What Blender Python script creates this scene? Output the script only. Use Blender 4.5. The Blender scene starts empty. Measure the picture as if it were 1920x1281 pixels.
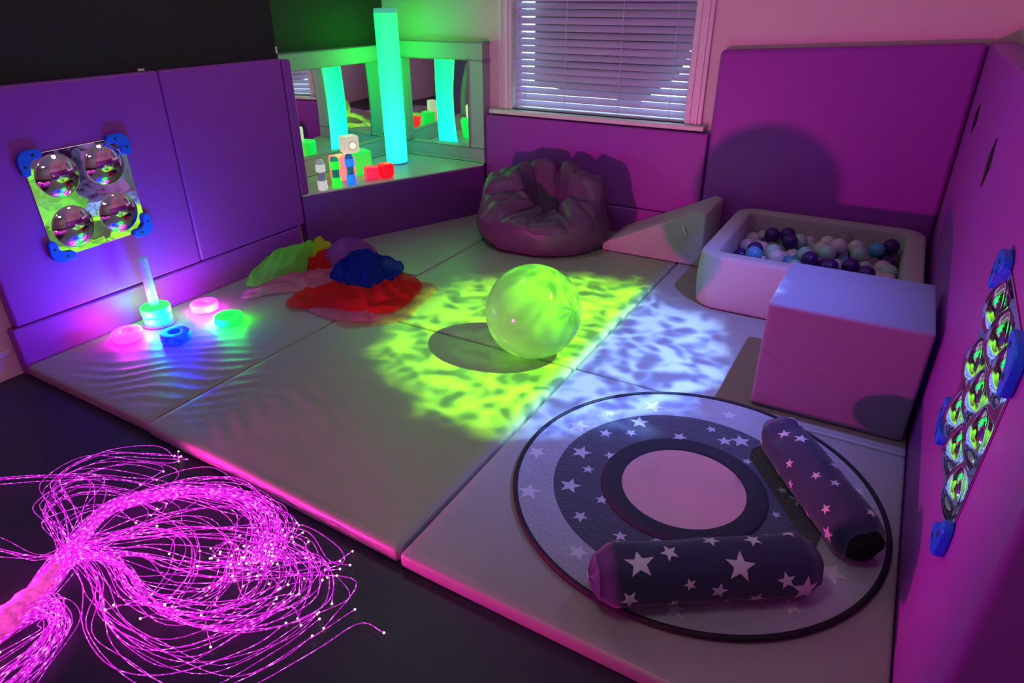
import bpy, bmesh, math, random
from mathutils import Vector, Matrix, noise as mn
PI = math.pi
R = random.Random(11)
SC = bpy.context.scene
COL = SC.collection

# ------------------------------------------------------------------ helpers
def tag(o, label=None, cat=None, group=None, kind=None):
    if label: o['label'] = label
    if cat: o['category'] = cat
    if group: o['group'] = group
    if kind: o['kind'] = kind
    return o

def thing(name, label, cat, loc=(0, 0, 0), rotz=0.0, group=None):
    o = bpy.data.objects.new(name, None)
    o.empty_display_size = 0.05
    COL.objects.link(o)
    o.location = loc
    o.rotation_euler = (0, 0, rotz)
    return tag(o, label, cat, group)

def link_mesh(name, me, mats, parent=None, smooth=True):
    o = bpy.data.objects.new(name, me)
    COL.objects.link(o)
    if not isinstance(mats, (list, tuple)): mats = [mats]
    if not me.materials:
        for m in mats: me.materials.append(m)
    if parent: o.parent = parent
    if smooth:
        for p in me.polygons: p.use_smooth = True
    return o

def from_data(name, v, f, mats, parent=None, smooth=True, mi=None):
    me = bpy.data.meshes.new(name)
    me.from_pydata([tuple(x) for x in v], [], f)
    o = link_mesh(name, me, mats, parent, smooth)
    if mi:
        for p, k in zip(me.polygons, mi): p.material_index = k
    me.update()
    return o

def from_bm(name, bm, mats, parent=None, smooth=True, wn=False):
    bmesh.ops.recalc_face_normals(bm, faces=bm.faces)
    me = bpy.data.meshes.new(name)
    bm.to_mesh(me); bm.free()
    o = link_mesh(name, me, mats, parent, smooth)
    if wn:
        w = o.modifiers.new('wn', 'WEIGHTED_NORMAL'); w.keep_sharp = False
    return o

def add_box(bm, x0, x1, y0, y1, z0, z1, bev=0.0, seg=3, mat=None):
    g = bmesh.ops.create_cube(bm, size=1.0)
    vs = g['verts']
    for v in vs:
        v.co = Vector((x0 + (v.co.x + .5) * (x1 - x0), y0 + (v.co.y + .5) * (y1 - y0), z0 + (v.co.z + .5) * (z1 - z0)))
        if mat is not None: v.co = mat @ v.co
    if bev > 0:
        es = list({e for v in vs for e in v.link_edges})
        bmesh.ops.bevel(bm, geom=es, offset=bev, segments=seg, affect='EDGES', profile=0.5)

def add_prism(bm, pts, z0, z1, bev=0.0, seg=3, ztop=None):
    """vertical prism on a ground polygon"""
    lo = [bm.verts.new((p[0], p[1], z0)) for p in pts]
    hi = [bm.verts.new((p[0], p[1], (ztop[i] if ztop else z1))) for i, p in enumerate(pts)]
    n = len(pts)
    fs = [bm.faces.new(lo[::-1]), bm.faces.new(hi)]
    for i in range(n):
        fs.append(bm.faces.new((lo[i], lo[(i + 1) % n], hi[(i + 1) % n], hi[i])))
    if bev > 0:
        es = list({e for f in fs for e in f.edges})
        bmesh.ops.bevel(bm, geom=es, offset=bev, segments=seg, affect='EDGES', profile=0.5)

def box(name, x0, x1, y0, y1, z0, z1, mat, parent=None, bev=0.0, seg=3):
    bm = bmesh.new(); add_box(bm, x0, x1, y0, y1, z0, z1, bev, seg)
    return from_bm(name, bm, mat, parent, smooth=bev > 0, wn=bev > 0)

def prism(name, pts, z0, z1, mat, parent=None, bev=0.0, seg=3, ztop=None):
    bm = bmesh.new(); add_prism(bm, pts, z0, z1, bev, seg, ztop)
    return from_bm(name, bm, mat, parent, smooth=bev > 0, wn=bev > 0)

def soft_box(name, c, s, r, mat, parent=None, n=(10, 10, 10), fn=None, seg=4):
    """rounded box with a dense even skin; fn(p, q) moves a point (q = -1..1 coords)"""
    h = [x / 2 for x in s]
    def axis(k):
        a = [-h[k] + r * (1 - math.cos(PI / 2 * i / seg)) for i in range(seg)]
        b = [-h[k] + r + (2 * h[k] - 2 * r) * i / n[k] for i in range(n[k] + 1)]
        return a + b + [-x for x in a[::-1]]
    ax = [axis(0), axis(1), axis(2)]
    vd = {}; vs = []; fs = []
    def put(p):
        key = tuple(round(x, 6) for x in p)
        if key in vd: return vd[key]
        q = Vector([max(-h[k] + r, min(h[k] - r, p[k])) for k in range(3)])
        d = Vector(p) - q
        if d.length > 1e-9: d = d.normalized() * r
        w = q + d
        if fn: w = fn(w, Vector([w[k] / h[k] for k in range(3)]))
        vd[key] = len(vs); vs.append(Vector(c) + w)
        return vd[key]
    for k in range(3):
        i, j = (k + 1) % 3, (k + 2) % 3
        for sgn in (-1, 1):
            A, B = ax[i], ax[j]
            for a in range(len(A) - 1):
                for b in range(len(B) - 1):
                    q = []
                    for (u, w) in ((a, b), (a + 1, b), (a + 1, b + 1), (a, b + 1)):
                        p = [0, 0, 0]; p[k] = sgn * h[k]; p[i] = A[u]; p[j] = B[w]
                        q.append(put(p))
                    fs.append(q if sgn > 0 else q[::-1])
    return from_data(name, vs, fs, mat, parent)

def lathe_data(prof, n=32, off=(0, 0, 0)):
    vs, fs = [], []
    m = len(prof)
    for i in range(n):
        a = 2 * PI * i / n
        for (r, z) in prof:
            vs.append((off[0] + r * math.cos(a), off[1] + r * math.sin(a), off[2] + z))
    for i in range(n):
        j = (i + 1) % n
        for k in range(m - 1):
            fs.append((i * m + k, j * m + k, j * m + k + 1, i * m + k + 1))
    return vs, fs

def lathe(name, prof, mat, parent=None, n=32, off=(0, 0, 0), smooth=True):
    vs, fs = lathe_data(prof, n, off)
    bm = bmesh.new()
    bv = [bm.verts.new(v) for v in vs]
    for f in fs:
        try: bm.faces.new([bv[i] for i in f])
        except ValueError: pass
    bmesh.ops.remove_doubles(bm, verts=bm.verts, dist=1e-5)
    return from_bm(name, bm, mat, parent, smooth)

def rprof(r, z0, z1, b, seg=4, r0=0.0):
    """rounded-edge disc / ring profile"""
    p = [(r0, z0)]
    for i in range(seg + 1):
        a = -PI / 2 + PI / 2 * i / seg
        p.append((r - b + b * math.cos(a), z0 + b + b * math.sin(a)))
    for i in range(seg + 1):
        a = PI / 2 * i / seg
        p.append((r - b + b * math.cos(a), z1 - b + b * math.sin(a)))
    p.append((r0, z1))
    if r0 > 0: p.append((r0, z0))
    return p

def tube_data(pts, rad, n=6, cap=True):
    vs, fs = [], []
    m = len(pts)
    up = Vector((0, 0, 1))
    for i, p in enumerate(pts):
        p = Vector(p)
        t = (Vector(pts[min(i + 1, m - 1)]) - Vector(pts[max(i - 1, 0)]))
        if t.length < 1e-9: t = Vector((1, 0, 0))
        t.normalize()
        s = t.cross(up)
        if s.length < 1e-4: s = Vector((1, 0, 0))
        s.normalize(); u = s.cross(t)
        r = rad(i / (m - 1)) if callable(rad) else rad
        for k in range(n):
            a = 2 * PI * k / n
            vs.append(p + s * (r * math.cos(a)) + u * (r * math.sin(a)))
    for i in range(m - 1):
        for k in range(n):
            l = (k + 1) % n
            fs.append((i * n + k, i * n + l, (i + 1) * n + l, (i + 1) * n + k))
    if cap:
        fs.append(tuple(range(n))[::-1]); fs.append(tuple((m - 1) * n + k for k in range(n)))
    return vs, fs

def catmull(P, n):
    """n points through control points P"""
    P = [Vector(p) for p in P]
    Q = [P[0] * 2 - P[1]] + P + [P[-1] * 2 - P[-2]]
    out = []
    segs = len(P) - 1
    for i in range(n):
        t = i / (n - 1) * segs
        k = min(int(t), segs - 1); t -= k
        a, b, c, d = Q[k:k + 4]
        out.append(0.5 * ((2 * b) + (c - a) * t + (2 * a - 5 * b + 4 * c - d) * t * t + (3 * b - a - 3 * c + d) * t ** 3))
    return out

def star_pts(cx, cy, r, rot, inner=0.42):
    return [(cx + (r if i % 2 == 0 else r * inner) * math.cos(rot + PI * i / 5),
             cy + (r if i % 2 == 0 else r * inner) * math.sin(rot + PI * i / 5)) for i in range(10)]

def star_tris(cx, cy, r, rot, n=4):
    """a star cut into small triangles (flat coordinates)"""
    P = star_pts(cx, cy, r, rot)
    V, F = [], []
    for i in range(10):
        a, b, c = (cx, cy), P[i], P[(i + 1) % 10]
        idx = {}
        for u in range(n + 1):
            for w in range(n + 1 - u):
                x = a[0] + (b[0] - a[0]) * u / n + (c[0] - a[0]) * w / n
                y = a[1] + (b[1] - a[1]) * u / n + (c[1] - a[1]) * w / n
                idx[(u, w)] = len(V); V.append((x, y))
        for u in range(n):
            for w in range(n - u):
                F.append((idx[(u, w)], idx[(u + 1, w)], idx[(u, w + 1)]))
                if u + w < n - 1:
                    F.append((idx[(u + 1, w)], idx[(u + 1, w + 1)], idx[(u, w + 1)]))
    return V, F

# ------------------------------------------------------------------ materials
def new_mat(name):
    m = bpy.data.materials.new(name); m.use_nodes = True
    nt = m.node_tree
    return m, nt, nt.nodes['Principled BSDF'], nt.nodes['Material Output']

def P(name, col, rough=0.5, metal=0.0, spec=0.5, emis=None, es=0.0, trans=0.0, alpha=1.0, ior=1.45, sheen=0.0,
      bump=None, mottled=0.0, coat=0.0):
    m, nt, b, out = new_mat(name)
    b.inputs['Base Color'].default_value = (*col, 1)
    b.inputs['Roughness'].default_value = rough
    b.inputs['Metallic'].default_value = metal
    b.inputs['Specular IOR Level'].default_value = spec
    b.inputs['IOR'].default_value = ior
    b.inputs['Transmission Weight'].default_value = trans
    b.inputs['Alpha'].default_value = alpha
    b.inputs['Sheen Weight'].default_value = sheen
    b.inputs['Coat Weight'].default_value = coat
    if emis:
        b.inputs['Emission Color'].default_value = (*emis, 1)
        b.inputs['Emission Strength'].default_value = es
    tc = None
    if bump or mottled:
        tc = nt.nodes.new('ShaderNodeTexCoord')
    if bump:
        scale, strength, dist = bump
        nz = nt.nodes.new('ShaderNodeTexNoise'); nz.inputs['Scale'].default_value = scale
        nz.inputs['Detail'].default_value = 4
        bp = nt.nodes.new('ShaderNodeBump'); bp.inputs['Strength'].default_value = strength
        bp.inputs['Distance'].default_value = dist
        nt.links.new(tc.outputs['Object'], nz.inputs['Vector'])
        nt.links.new(nz.outputs['Fac'], bp.inputs['Height'])
        nt.links.new(bp.outputs['Normal'], b.inputs['Normal'])
    if mottled:
        nz = nt.nodes.new('ShaderNodeTexNoise'); nz.inputs['Scale'].default_value = 3.0
        nz.inputs['Detail'].default_value = 5
        mx = nt.nodes.new('ShaderNodeMix'); mx.data_type = 'RGBA'
        mx.inputs['A'].default_value = (*[c * (1 - mottled) for c in col], 1)
        mx.inputs['B'].default_value = (*[min(1, c * (1 + mottled)) for c in col], 1)
        nt.links.new(tc.outputs['Object'], nz.inputs['Vector'])
        nt.links.new(nz.outputs['Fac'], mx.inputs['Factor'])
        nt.links.new(mx.outputs['Result'], b.inputs['Base Color'])
    return m

def sheer(name, col, transp=0.35, transl=0.4, gloss=0.0, rough=0.3):
    """thin cloth or film: diffuse + translucent + see-through (+ gloss)"""
    m, nt, b, out = new_mat(name)
    nt.nodes.remove(b)
    d = nt.nodes.new('ShaderNodeBsdfDiffuse'); d.inputs['Color'].default_value = (*col, 1)
    t = nt.nodes.new('ShaderNodeBsdfTranslucent'); t.inputs['Color'].default_value = (*col, 1)
    k = nt.nodes.new('ShaderNodeBsdfTransparent')
    k.inputs['Color'].default_value = (*[0.45 + 0.55 * c for c in col], 1)
    m1 = nt.nodes.new('ShaderNodeMixShader'); m1.inputs[0].default_value = transl
    m2 = nt.nodes.new('ShaderNodeMixShader'); m2.inputs[0].default_value = transp
    nt.links.new(d.outputs[0], m1.inputs[1]); nt.links.new(t.outputs[0], m1.inputs[2])
    nt.links.new(m1.outputs[0], m2.inputs[1]); nt.links.new(k.outputs[0], m2.inputs[2])
    last = m2
    if gloss:
        g = nt.nodes.new('ShaderNodeBsdfGlossy'); g.inputs['Roughness'].default_value = rough
        fr = nt.nodes.new('ShaderNodeFresnel'); fr.inputs['IOR'].default_value = 1.3
        mu = nt.nodes.new('ShaderNodeMath'); mu.operation = 'MULTIPLY'; mu.inputs[1].default_value = gloss
        m3 = nt.nodes.new('ShaderNodeMixShader')
        nt.links.new(fr.outputs[0], mu.inputs[0]); nt.links.new(mu.outputs[0], m3.inputs[0])
        nt.links.new(m2.outputs[0], m3.inputs[1]); nt.links.new(g.outputs[0], m3.inputs[2])
        last = m3
    nt.links.new(last.outputs[0], out.inputs['Surface'])
    return m

def glow(name, col, strength, base=None, rough=0.4, vary=0.0):
    m, nt, b, out = new_mat(name)
    b.inputs['Base Color'].default_value = (*(base or [c * .5 for c in col]), 1)
    b.inputs['Roughness'].default_value = rough
    b.inputs['Emission Color'].default_value = (*col, 1)
    b.inputs['Emission Strength'].default_value = strength
    if vary:
        tc = nt.nodes.new('ShaderNodeTexCoord')
        nz = nt.nodes.new('ShaderNodeTexNoise'); nz.inputs['Scale'].default_value = 60
        mr = nt.nodes.new('ShaderNodeMapRange')
        mr.inputs['From Min'].default_value = .35; mr.inputs['From Max'].default_value = .65
        mr.inputs['To Min'].default_value = strength * (1 - vary); mr.inputs['To Max'].default_value = strength * (1 + vary)
        nt.links.new(tc.outputs['Object'], nz.inputs['Vector'])
        nt.links.new(nz.outputs['Fac'], mr.inputs['Value'])
        nt.links.new(mr.outputs['Result'], b.inputs['Emission Strength'])
    return m

M = {}
M['purple'] = P('purple_vinyl', (0.300, 0.048, 0.440), 0.42, spec=0.35, bump=(5, .25, .02))
M['purple_d'] = P('plum_vinyl', (0.190, 0.035, 0.310), 0.42, spec=0.35, bump=(4, .35, .03))
M['grey_v'] = P('grey_vinyl', (0.33, 0.30, 0.30), 0.38, spec=0.4, bump=(4, .18, .02))
M['grey_f'] = P('grey_plush', (0.42, 0.39, 0.43), 0.9, spec=0.2, sheen=.2, bump=(90, .25, .004))
M['shaded_f'] = P('shaded_grey_plush', (0.22, 0.19, 0.29), 0.9, spec=0.2, sheen=.2, bump=(90, .25, .004))  # grey plush with the cube's shade darkened into its colour
M['plat'] = P('pale_grey_vinyl', (0.55, 0.55, 0.54), 0.35, spec=.5, bump=(4, .15, .02))
M['frame_v'] = P('grey_frame_vinyl', (0.42, 0.40, 0.48), 0.45, bump=(5, .2, .02))
M['floor'] = P('black_rubber', (0.032, 0.027, 0.056), 0.42, spec=0.35, bump=(18, .12, .005), mottled=.25)
M['paint'] = P('warm_white_paint', (0.72, 0.62, 0.60), 0.75, bump=(60, .08, .003))
M['ceil'] = P('ceiling_paint', (0.70, 0.66, 0.66), 0.9)
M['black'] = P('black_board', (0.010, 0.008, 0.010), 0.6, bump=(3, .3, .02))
M['dkwall'] = P('dark_board', (0.035, 0.035, 0.033), 0.75)
M['white'] = P('white_gloss_trim', (0.75, 0.72, 0.74), 0.35)
M['slat'] = P('white_blind_slat', (0.56, 0.60, 0.82), 0.4)
M['mirror'] = P('mirror_acrylic', (0.86, 0.87, 0.86), 0.02, metal=1.0)
M['mirror_soft'] = P('soft_mirror_foil', (0.80, 0.76, 0.95), 0.13, metal=.85, bump=(14, .05, .004), mottled=.18)
M['dome'] = P('dome_mirror', (0.80, 0.76, 0.79), 0.025, metal=1.0)
M['blue_pl'] = P('blue_plastic', (0.008, 0.13, 0.85), 0.35)
M['screw'] = P('black_screw', (0.01, 0.01, 0.015), 0.5)
M['bean'] = P('aubergine_leatherette', (0.095, 0.045, 0.125), 0.42, spec=0.4, bump=(6, .25, .02))
M['navy'] = P('navy_star_fabric', (0.022, 0.023, 0.075), 0.8, sheen=.25, bump=(40, .2, .004))
M['cap_black'] = P('black_fabric', (0.006, 0.005, 0.010), 0.9)
M['star'] = P('lilac_white_print', (0.62, 0.56, 0.66), 0.85)
M['rug_l'] = P('silver_plush', (0.36, 0.345, 0.41), 0.95, sheen=.4, bump=(70, .6, .012), mottled=.35)
M['rug_d'] = P('charcoal_plush', (0.062, 0.060, 0.092), 0.95, sheen=.3, bump=(70, .6, .012), mottled=.4)
M['rug_star'] = P('pale_plush_print', (0.48, 0.45, 0.52), 0.95, sheen=.3, bump=(70, .4, .008))
M['rug_star_f'] = P('faint_plush_print', (0.60, 0.55, 0.63), 0.95, sheen=.3, bump=(70, .4, .008))
M['rug_ring'] = P('black_padded_fabric', (0.022, 0.020, 0.030), 0.8, bump=(25, .3, .006))
M['tape'] = P('black_piping', (0.008, 0.008, 0.014), 0.7)
M['clearball'] = sheer('lime_tinted_film', (0.50, 0.72, 0.42), 0.30, 0.72, gloss=.8, rough=.10)  # clear film, tinted to carry some of the green light

# floor rubber gets faint scuffs
# ------------------------------------------------------------------ camera
cam = bpy.data.cameras.new('camera'); cam.sensor_width = 36; cam.lens = 36 * 1245.2 / 1920
cam.clip_start = .02
co = bpy.data.objects.new('camera', cam); COL.objects.link(co)
yaw, pitch, roll = math.radians(29.672), math.radians(-27.474), math.radians(-0.16)
cy, sy = math.cos(yaw), math.sin(yaw); cp, sp = math.cos(pitch), math.sin(pitch); cr, sr = math.cos(roll), math.sin(roll)
Rz = Matrix(((cy, sy, 0), (-sy, cy, 0), (0, 0, 1)))
Bm = Matrix(((1, 0, 0), (0, 0, -1), (0, 1, 0)))
Rx = Matrix(((1, 0, 0), (0, cp, sp), (0, -sp, cp)))
Rr = Matrix(((cr, -sr, 0), (sr, cr, 0), (0, 0, 1)))
W2C = Rr @ Rx @ Bm @ Rz
right, down, fwd = W2C[0], W2C[1], W2C[2]
co.matrix_world = Matrix(((right[0], -down[0], -fwd[0], 0), (right[1], -down[1], -fwd[1], 0), (right[2], -down[2], -fwd[2], 1.5), (0, 0, 0, 1)))
SC.camera = co

# ------------------------------------------------------------------ room shell
ZF = -0.055
YB = 4.47
XR = 0.41
XL, XA = -3.31, -3.70           # near left wall, recessed left wall behind the mirror corner
ZC = 2.45
YF = -2.2
def struct(name, bm, mat): 
    o = from_bm(name, bm, mat, smooth=False); o['kind'] = 'structure'; return o
bm = bmesh.new(); add_box(bm, XA - .15, XR + .15, YF - .15, YB + .15, ZF - .1, ZF); struct('floor', bm, M['floor'])
bm = bmesh.new(); add_box(bm, XA - .15, XR + .15, YF - .15, YB + .15, ZC, ZC + .1); struct('ceiling', bm, M['ceil'])
bm = bmesh.new()
add_prism(bm, [(XL, YF), (XL, 3.0), (XA, 3.0), (XA, YB + .12), (XA - .12, YB + .12), (XA - .12, YF)], ZF, ZC)
struct('wall_left', bm, M['paint'])
bm = bmesh.new(); add_box(bm, XR, XR + .12, YF, YB + .12, ZF, ZC); struct('wall_right', bm, M['paint'])
bm = bmesh.new(); add_box(bm, XA, XR, YF - .12, YF, ZF, ZC); struct('wall_front', bm, M['paint'])
WX0, WX1, WZ0 = -2.545, -1.235, 0.76      # window hole
WZ1 = 2.0
bm = bmesh.new()
add_box(bm, XA, WX0, YB, YB + .12, ZF, ZC); add_box(bm, WX1, XR, YB, YB + .12, ZF, ZC)
add_box(bm, WX0, WX1, YB, YB + .12, ZF, WZ0); add_box(bm, WX0, WX1, YB, YB + .12, WZ1, ZC)
struct('wall_back', bm, M['paint'])
# chair rail low on the near left wall
bm = bmesh.new(); add_box(bm, XL, XL + .012, YF, 1.19, 0.055, 0.085, .004); struct('trim_1', bm, M['paint'])

# window_1: casing, sill, sash, pane
win = bpy.data.objects.new('window_1', None); COL.objects.link(win); win.location = (0, 0, 0); win['kind'] = 'structure'
def wpart(name, boxes, mat, bev=.004):
    b = bmesh.new()
    for q in boxes: add_box(b, *q, bev)
    return from_bm(name, b, mat, win, wn=True)
for (a, b_) in ((-2.645, -2.535), (-1.245, -1.135)):
    wpart('casing', [(a, b_, YB - .022, YB - .001, WZ0 + .0, 2.1), (a + .02, a + .038, YB - .03, YB - .02, WZ0, 2.1), (b_ - .045, b_ - .025, YB - .03, YB - .02, WZ0, 2.1)], M['white'])
wpart('head_casing', [(-2.645, -1.135, YB - .022, YB - .001, 2.0, 2.1)], M['white'])
wpart('sill', [(-2.70, -1.10, YB - .075, YB + .11, WZ0 - .03, WZ0)], M['white'], .008)
wpart('sash', [(WX0, WX0 + .04, YB + .07, YB + .1, WZ0, WZ1), (WX1 - .04, WX1, YB + .07, YB + .1, WZ0, WZ1), (WX0 + .04, WX1 - .04, YB + .07, YB + .1, WZ1 - .04, WZ1), (WX0 + .04, WX1 - .04, YB + .07, YB + .1, 1.38, 1.42)], M['white'])
M['glass'] = sheer('window_glass', (0.85, 0.95, 0.95), .97, .5)
box('pane', WX0 + .04, WX1 - .04, YB + .083, YB + .087, WZ0, WZ1 - .04, M['glass'], win)

# blind: slats tilted shut, some daylight leaks between them; a board leans outside against the middle of the glass
bl = thing('window_blind', 'white slatted window blind hanging closed in the window above the bean bag', 'blind', (-1.89, YB + .03, WZ0))
bm = bmesh.new()
z = WZ0 + .045; k = 0
while z < WZ1 - .05:
    tilt = math.radians(45 + 4 * math.sin(k * 1.7) + R.uniform(-2, 2))
    mt = Matrix.Translation((-1.89, YB + .035, z)) @ Matrix.Rotation(math.radians(R.uniform(-.12, .12)), 4, 'Y') @ Matrix.Rotation(tilt, 4, 'X')
    add_box(bm, -.635, .635, -.025, .025, -.0014, .0014, 0, 1, mt)
    z += .0455; k += 1
o = from_bm('slats', bm, M['slat'], None, smooth=False); o.parent = bl; o.matrix_parent_inverse = Matrix.Translation((1.89, -(YB + .03), -WZ0))
def blpart(name, bm_, mat):
    o = from_bm(name, bm_, mat, None, wn=True); o.parent = bl
    o.matrix_parent_inverse = Matrix.Translation((1.89, -(YB + .03), -WZ0)); return o
bm = bmesh.new(); add_box(bm, -2.525, -1.255, YB + .012, YB + .058, WZ0 + .002, WZ0 + .02, .004); blpart('bottom_rail', bm, M['slat'])
for x in (-2.44, -2.12, -1.72, -1.36):
    bm = bmesh.new(); add_box(bm, x - .0016, x + .0016, YB + .004, YB + .007, WZ0 + .02, WZ1 - .02); blpart('ladder_cord', bm, M['slat'])

# cardboard sheet leaning outside against the glass: light only comes past its left side, its foot and its cut right corner
bm = bmesh.new()
cb = [(-2.425, .925), (-1.62, .845), (-1.36, 1.03), (-1.262, 1.30), (-1.262, 1.99), (-2.425, 1.99)]
lo = [bm.verts.new((x, YB + .13, z)) for x, z in cb]; hi = [bm.verts.new((x, YB + .138, z)) for x, z in cb]
bm.faces.new(lo); bm.faces.new(hi[::-1])
for i in range(6): bm.faces.new((lo[i], hi[i], hi[(i + 1) % 6], lo[(i + 1) % 6]))
tag(from_bm('window_board', bm, P('grey_card', (.25, .24, .27), .9), smooth=False), 'dull sheet blocking the middle of the window behind the blind', 'board')

# ------------------------------------------------------------------ dark boards above the left panels
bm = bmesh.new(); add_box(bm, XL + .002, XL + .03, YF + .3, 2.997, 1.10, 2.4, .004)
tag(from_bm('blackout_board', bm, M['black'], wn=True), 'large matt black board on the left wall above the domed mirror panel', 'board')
bm = bmesh.new(); add_box(bm, XA + .002, XA + .02, 3.02, YB - .01, 1.0, 2.4, .003)
tag(from_bm('blackout_board', bm, M['dkwall'], wn=True), 'dark board lit faintly green behind the glowing column', 'board')
# two scraps of white tape by the black board
for nm, y, z, sy_, sz_, lab in (('tape_scrap', 2.988, 1.225, .006, .018, 'small white tape scrap at the right bottom corner of the black board'),
                     ('tape_scrap', 2.125, 1.188, .017, .005, 'small white tape scrap at the top of the left purple panels')):
    bm = bmesh.new(); add_box(bm, XL + .031, XL + .033, y - sy_, y + sy_, z - sz_, z + sz_)
    tag(from_bm(nm, bm, M['white'], smooth=False), lab, 'tape')

# ------------------------------------------------------------------ padded wall panels
XP = -3.256
def pad(name, x0, x1, y0, y1, z0, z1, mat, label, bev=.014, group=None):
    bm = bmesh.new(); add_box(bm, x0, x1, y0, y1, z0, z1, bev, 4)
    return tag(from_bm(name, bm, mat, wn=True), label, 'wall padding', group)
pad('plinth_cushion', XL + .002, XP, 1.20, 2.945, ZF + .001, .178, M['purple'], 'long low purple plinth cushion under the left wall panels', .012)
pad('wall_panel', XL + .002, XP, 1.222, 2.196, .182, 1.18, M['purple'], 'purple padded wall panel carrying the four-dome mirror')
pad('wall_panel', XL + .002, XP, 2.200, 2.990, .182, 1.18, M['purple'], 'plain purple padded wall panel between four-dome mirror panel and mirror corner')
YP = 4.38
pad('plinth_cushion', -2.60, -1.065, YP, YB - .002, ZF + .001, .178, M['purple'], 'low purple plinth cushion along the back wall behind the bean bag')
bm = bmesh.new(); add_prism(bm, [(-2.722, YP), (-1.062, YP), (-1.062, YB - .002), (-2.722, YB - .002)], .182, .72, .012, 4)
tag(from_bm('wall_panel', bm, M['purple'], wn=True), 'wide low purple padded panel under the window', 'wall padding')
bm = bmesh.new(); add_prism(bm, [(-1.056, YP), (.283, YP), (.283, YB - .002), (-1.056, YB - .002)], ZF + .001, 1.2, .03, 5, ztop=[1.212, 1.285, 1.285, 1.212])
tag(from_bm('wall_panel', bm, M['purple'], wn=True), 'tall purple padded panel on the back wall behind the ball pit', 'wall padding')
rp = thing('wall_panel', 'tall purple padded panel along the right wall with nine-dome mirror', 'wall padding', (.285, 2.7, ZF))
def rpart(name, bm_, mat, **k):
    o = from_bm(name, bm_, mat, None, **k); o.parent = rp; o.matrix_parent_inverse = Matrix.Translation((-.285, -2.7, -ZF)); return o
bm = bmesh.new(); add_prism(bm, [(.286, 1.04), (XR - .002, 1.04), (XR - .002, YB - .002), (.288, YB - .002)], ZF + .001, 1.29, .02, 4)
rpart('padding', bm, M['purple'], wn=True)
for (y, z, a, b_) in ((3.88, .99, .075, .065), (2.83, .985, .055, .085)):
    bm = bmesh.new()
    pts = [(y - a, z - .1 * b_), (y + .2 * a, z - b_), (y + a, z + .15 * b_), (y - .1 * a, z + b_)]
    lo = [bm.verts.new((.2868, p[0], p[1])) for p in pts]; hi = [bm.verts.new((.2835, p[0], p[1])) for p in pts]
    bm.faces.new(lo); bm.faces.new(hi)
    for i in range(4): bm.faces.new((lo[i], lo[(i + 1) % 4], hi[(i + 1) % 4], hi[i]))
    o = rpart('slit', bm, M['cap_black'], smooth=False); o['label'] = 'dark torn diamond slit in the padding'

# ------------------------------------------------------------------ mirror corner
pl = thing('corner_platform', 'low purple corner platform with grey top holding light toys', 'platform', (-3.1, 3.9, ZF))
def kid(par, o):
    """parent a world-built mesh without moving it"""
    o.parent = par
    o.matrix_parent_inverse = (Matrix.Translation(par.location) @ par.rotation_euler.to_matrix().to_4x4()).inverted()
    return o
poly = [(-3.262, 3.005), (-2.705, 4.322), (-2.728, YP - .003), (-3.597, YP - .003), (-3.597, 3.005)]
bm = bmesh.new(); add_prism(bm, poly, ZF + .001, .352, .008, 3); kid(pl, from_bm('body', bm, M['purple_d'], wn=True))
bm = bmesh.new(); add_prism(bm, [(-3.266, 3.007), (-2.708, 4.324), (-2.73, YP - .004), (-3.596, YP - .004), (-3.596, 3.007)], .3522, .365, .005, 3)
kid(pl, from_bm('top_sheet', bm, M['plat'], wn=True))['label'] = 'grey vinyl top'

def frame_panel(name, label, origin, u, wd, z0, z1, t, op, mirror_fn):
    """padded frame with a mirror; u = in-wall direction, nrm = towards the room"""
    root = thing(name, label, 'mirror', (origin[0], origin[1], z0))
    u = Vector(u); nrm = Vector((u.y, -u.x, 0))
    O = Vector((origin[0], origin[1], 0))
    def pt(a, n_, zz): return O + u * a + nrm * n_ + Vector((0, 0, zz))
    a0, a1, b0, b1 = op
    Mx = Matrix((( u.x, nrm.x, 0, O.x), (u.y, nrm.y, 0, O.y), (0, 0, 1, 0), (0, 0, 0, 1)))
    for (p0, p1, q0, q1, nm) in ((0, wd, b1, z1, 'top_rail'), (0, wd, z0, b0, 'bottom_rail'), (0, a0, b0, b1, 'side_rail'), (a1, wd, b0, b1, 'side_rail')):
        bm = bmesh.new(); add_box(bm, p0, p1, -t, 0, q0, q1, .012, 3, Mx)
        kid(root, from_bm(nm, bm, M['frame_v'], wn=True))
    n = 24; vs = []; fs = []
    for i in range(n + 1):
        for j in range(n + 1):
            s, w = i / n, j / n
            vs.append(pt(a0 - .004 + (a1 - a0 + .008) * s, -.03 + mirror_fn(s, w), b0 - .004 + (b1 - b0 + .008) * w))
    for i in range(n):
        for j in range(n):
            k = i * (n + 1) + j; fs.append((k, k + 1, k + n + 2, k + n + 1))
    kid(root, from_data('mirror', vs, fs, M['mirror']))
    return root
lm = frame_panel('mirror_panel', 'grey-framed wall mirror left of the glowing column', (-3.6, 3.075), (0, 1, 0), YP - .004 - 3.075, .367, 1.172, .085,
            (.16, 1.225, .49, 1.062), lambda s, w: .018 * math.sin(PI * s) + .006 * math.sin(PI * w))
bm = bmesh.new(); add_box(bm, -3.6, XP, 2.998, 3.068, .367, 1.17, .014, 4)
kid(lm, from_bm('side_cushion', bm, M['purple'], wn=True))['label'] = 'narrow purple end cushion'
frame_panel('mirror_panel', 'grey-framed wall mirror right of the glowing column, beside the window', (-3.597, YP), (1, 0, 0), 3.597 - 2.728, .367, 1.205, .085,
            (.150, .735, .475, 1.088), lambda s, w: .006 * math.sin(PI * s) * math.sin(PI * w))

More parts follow.
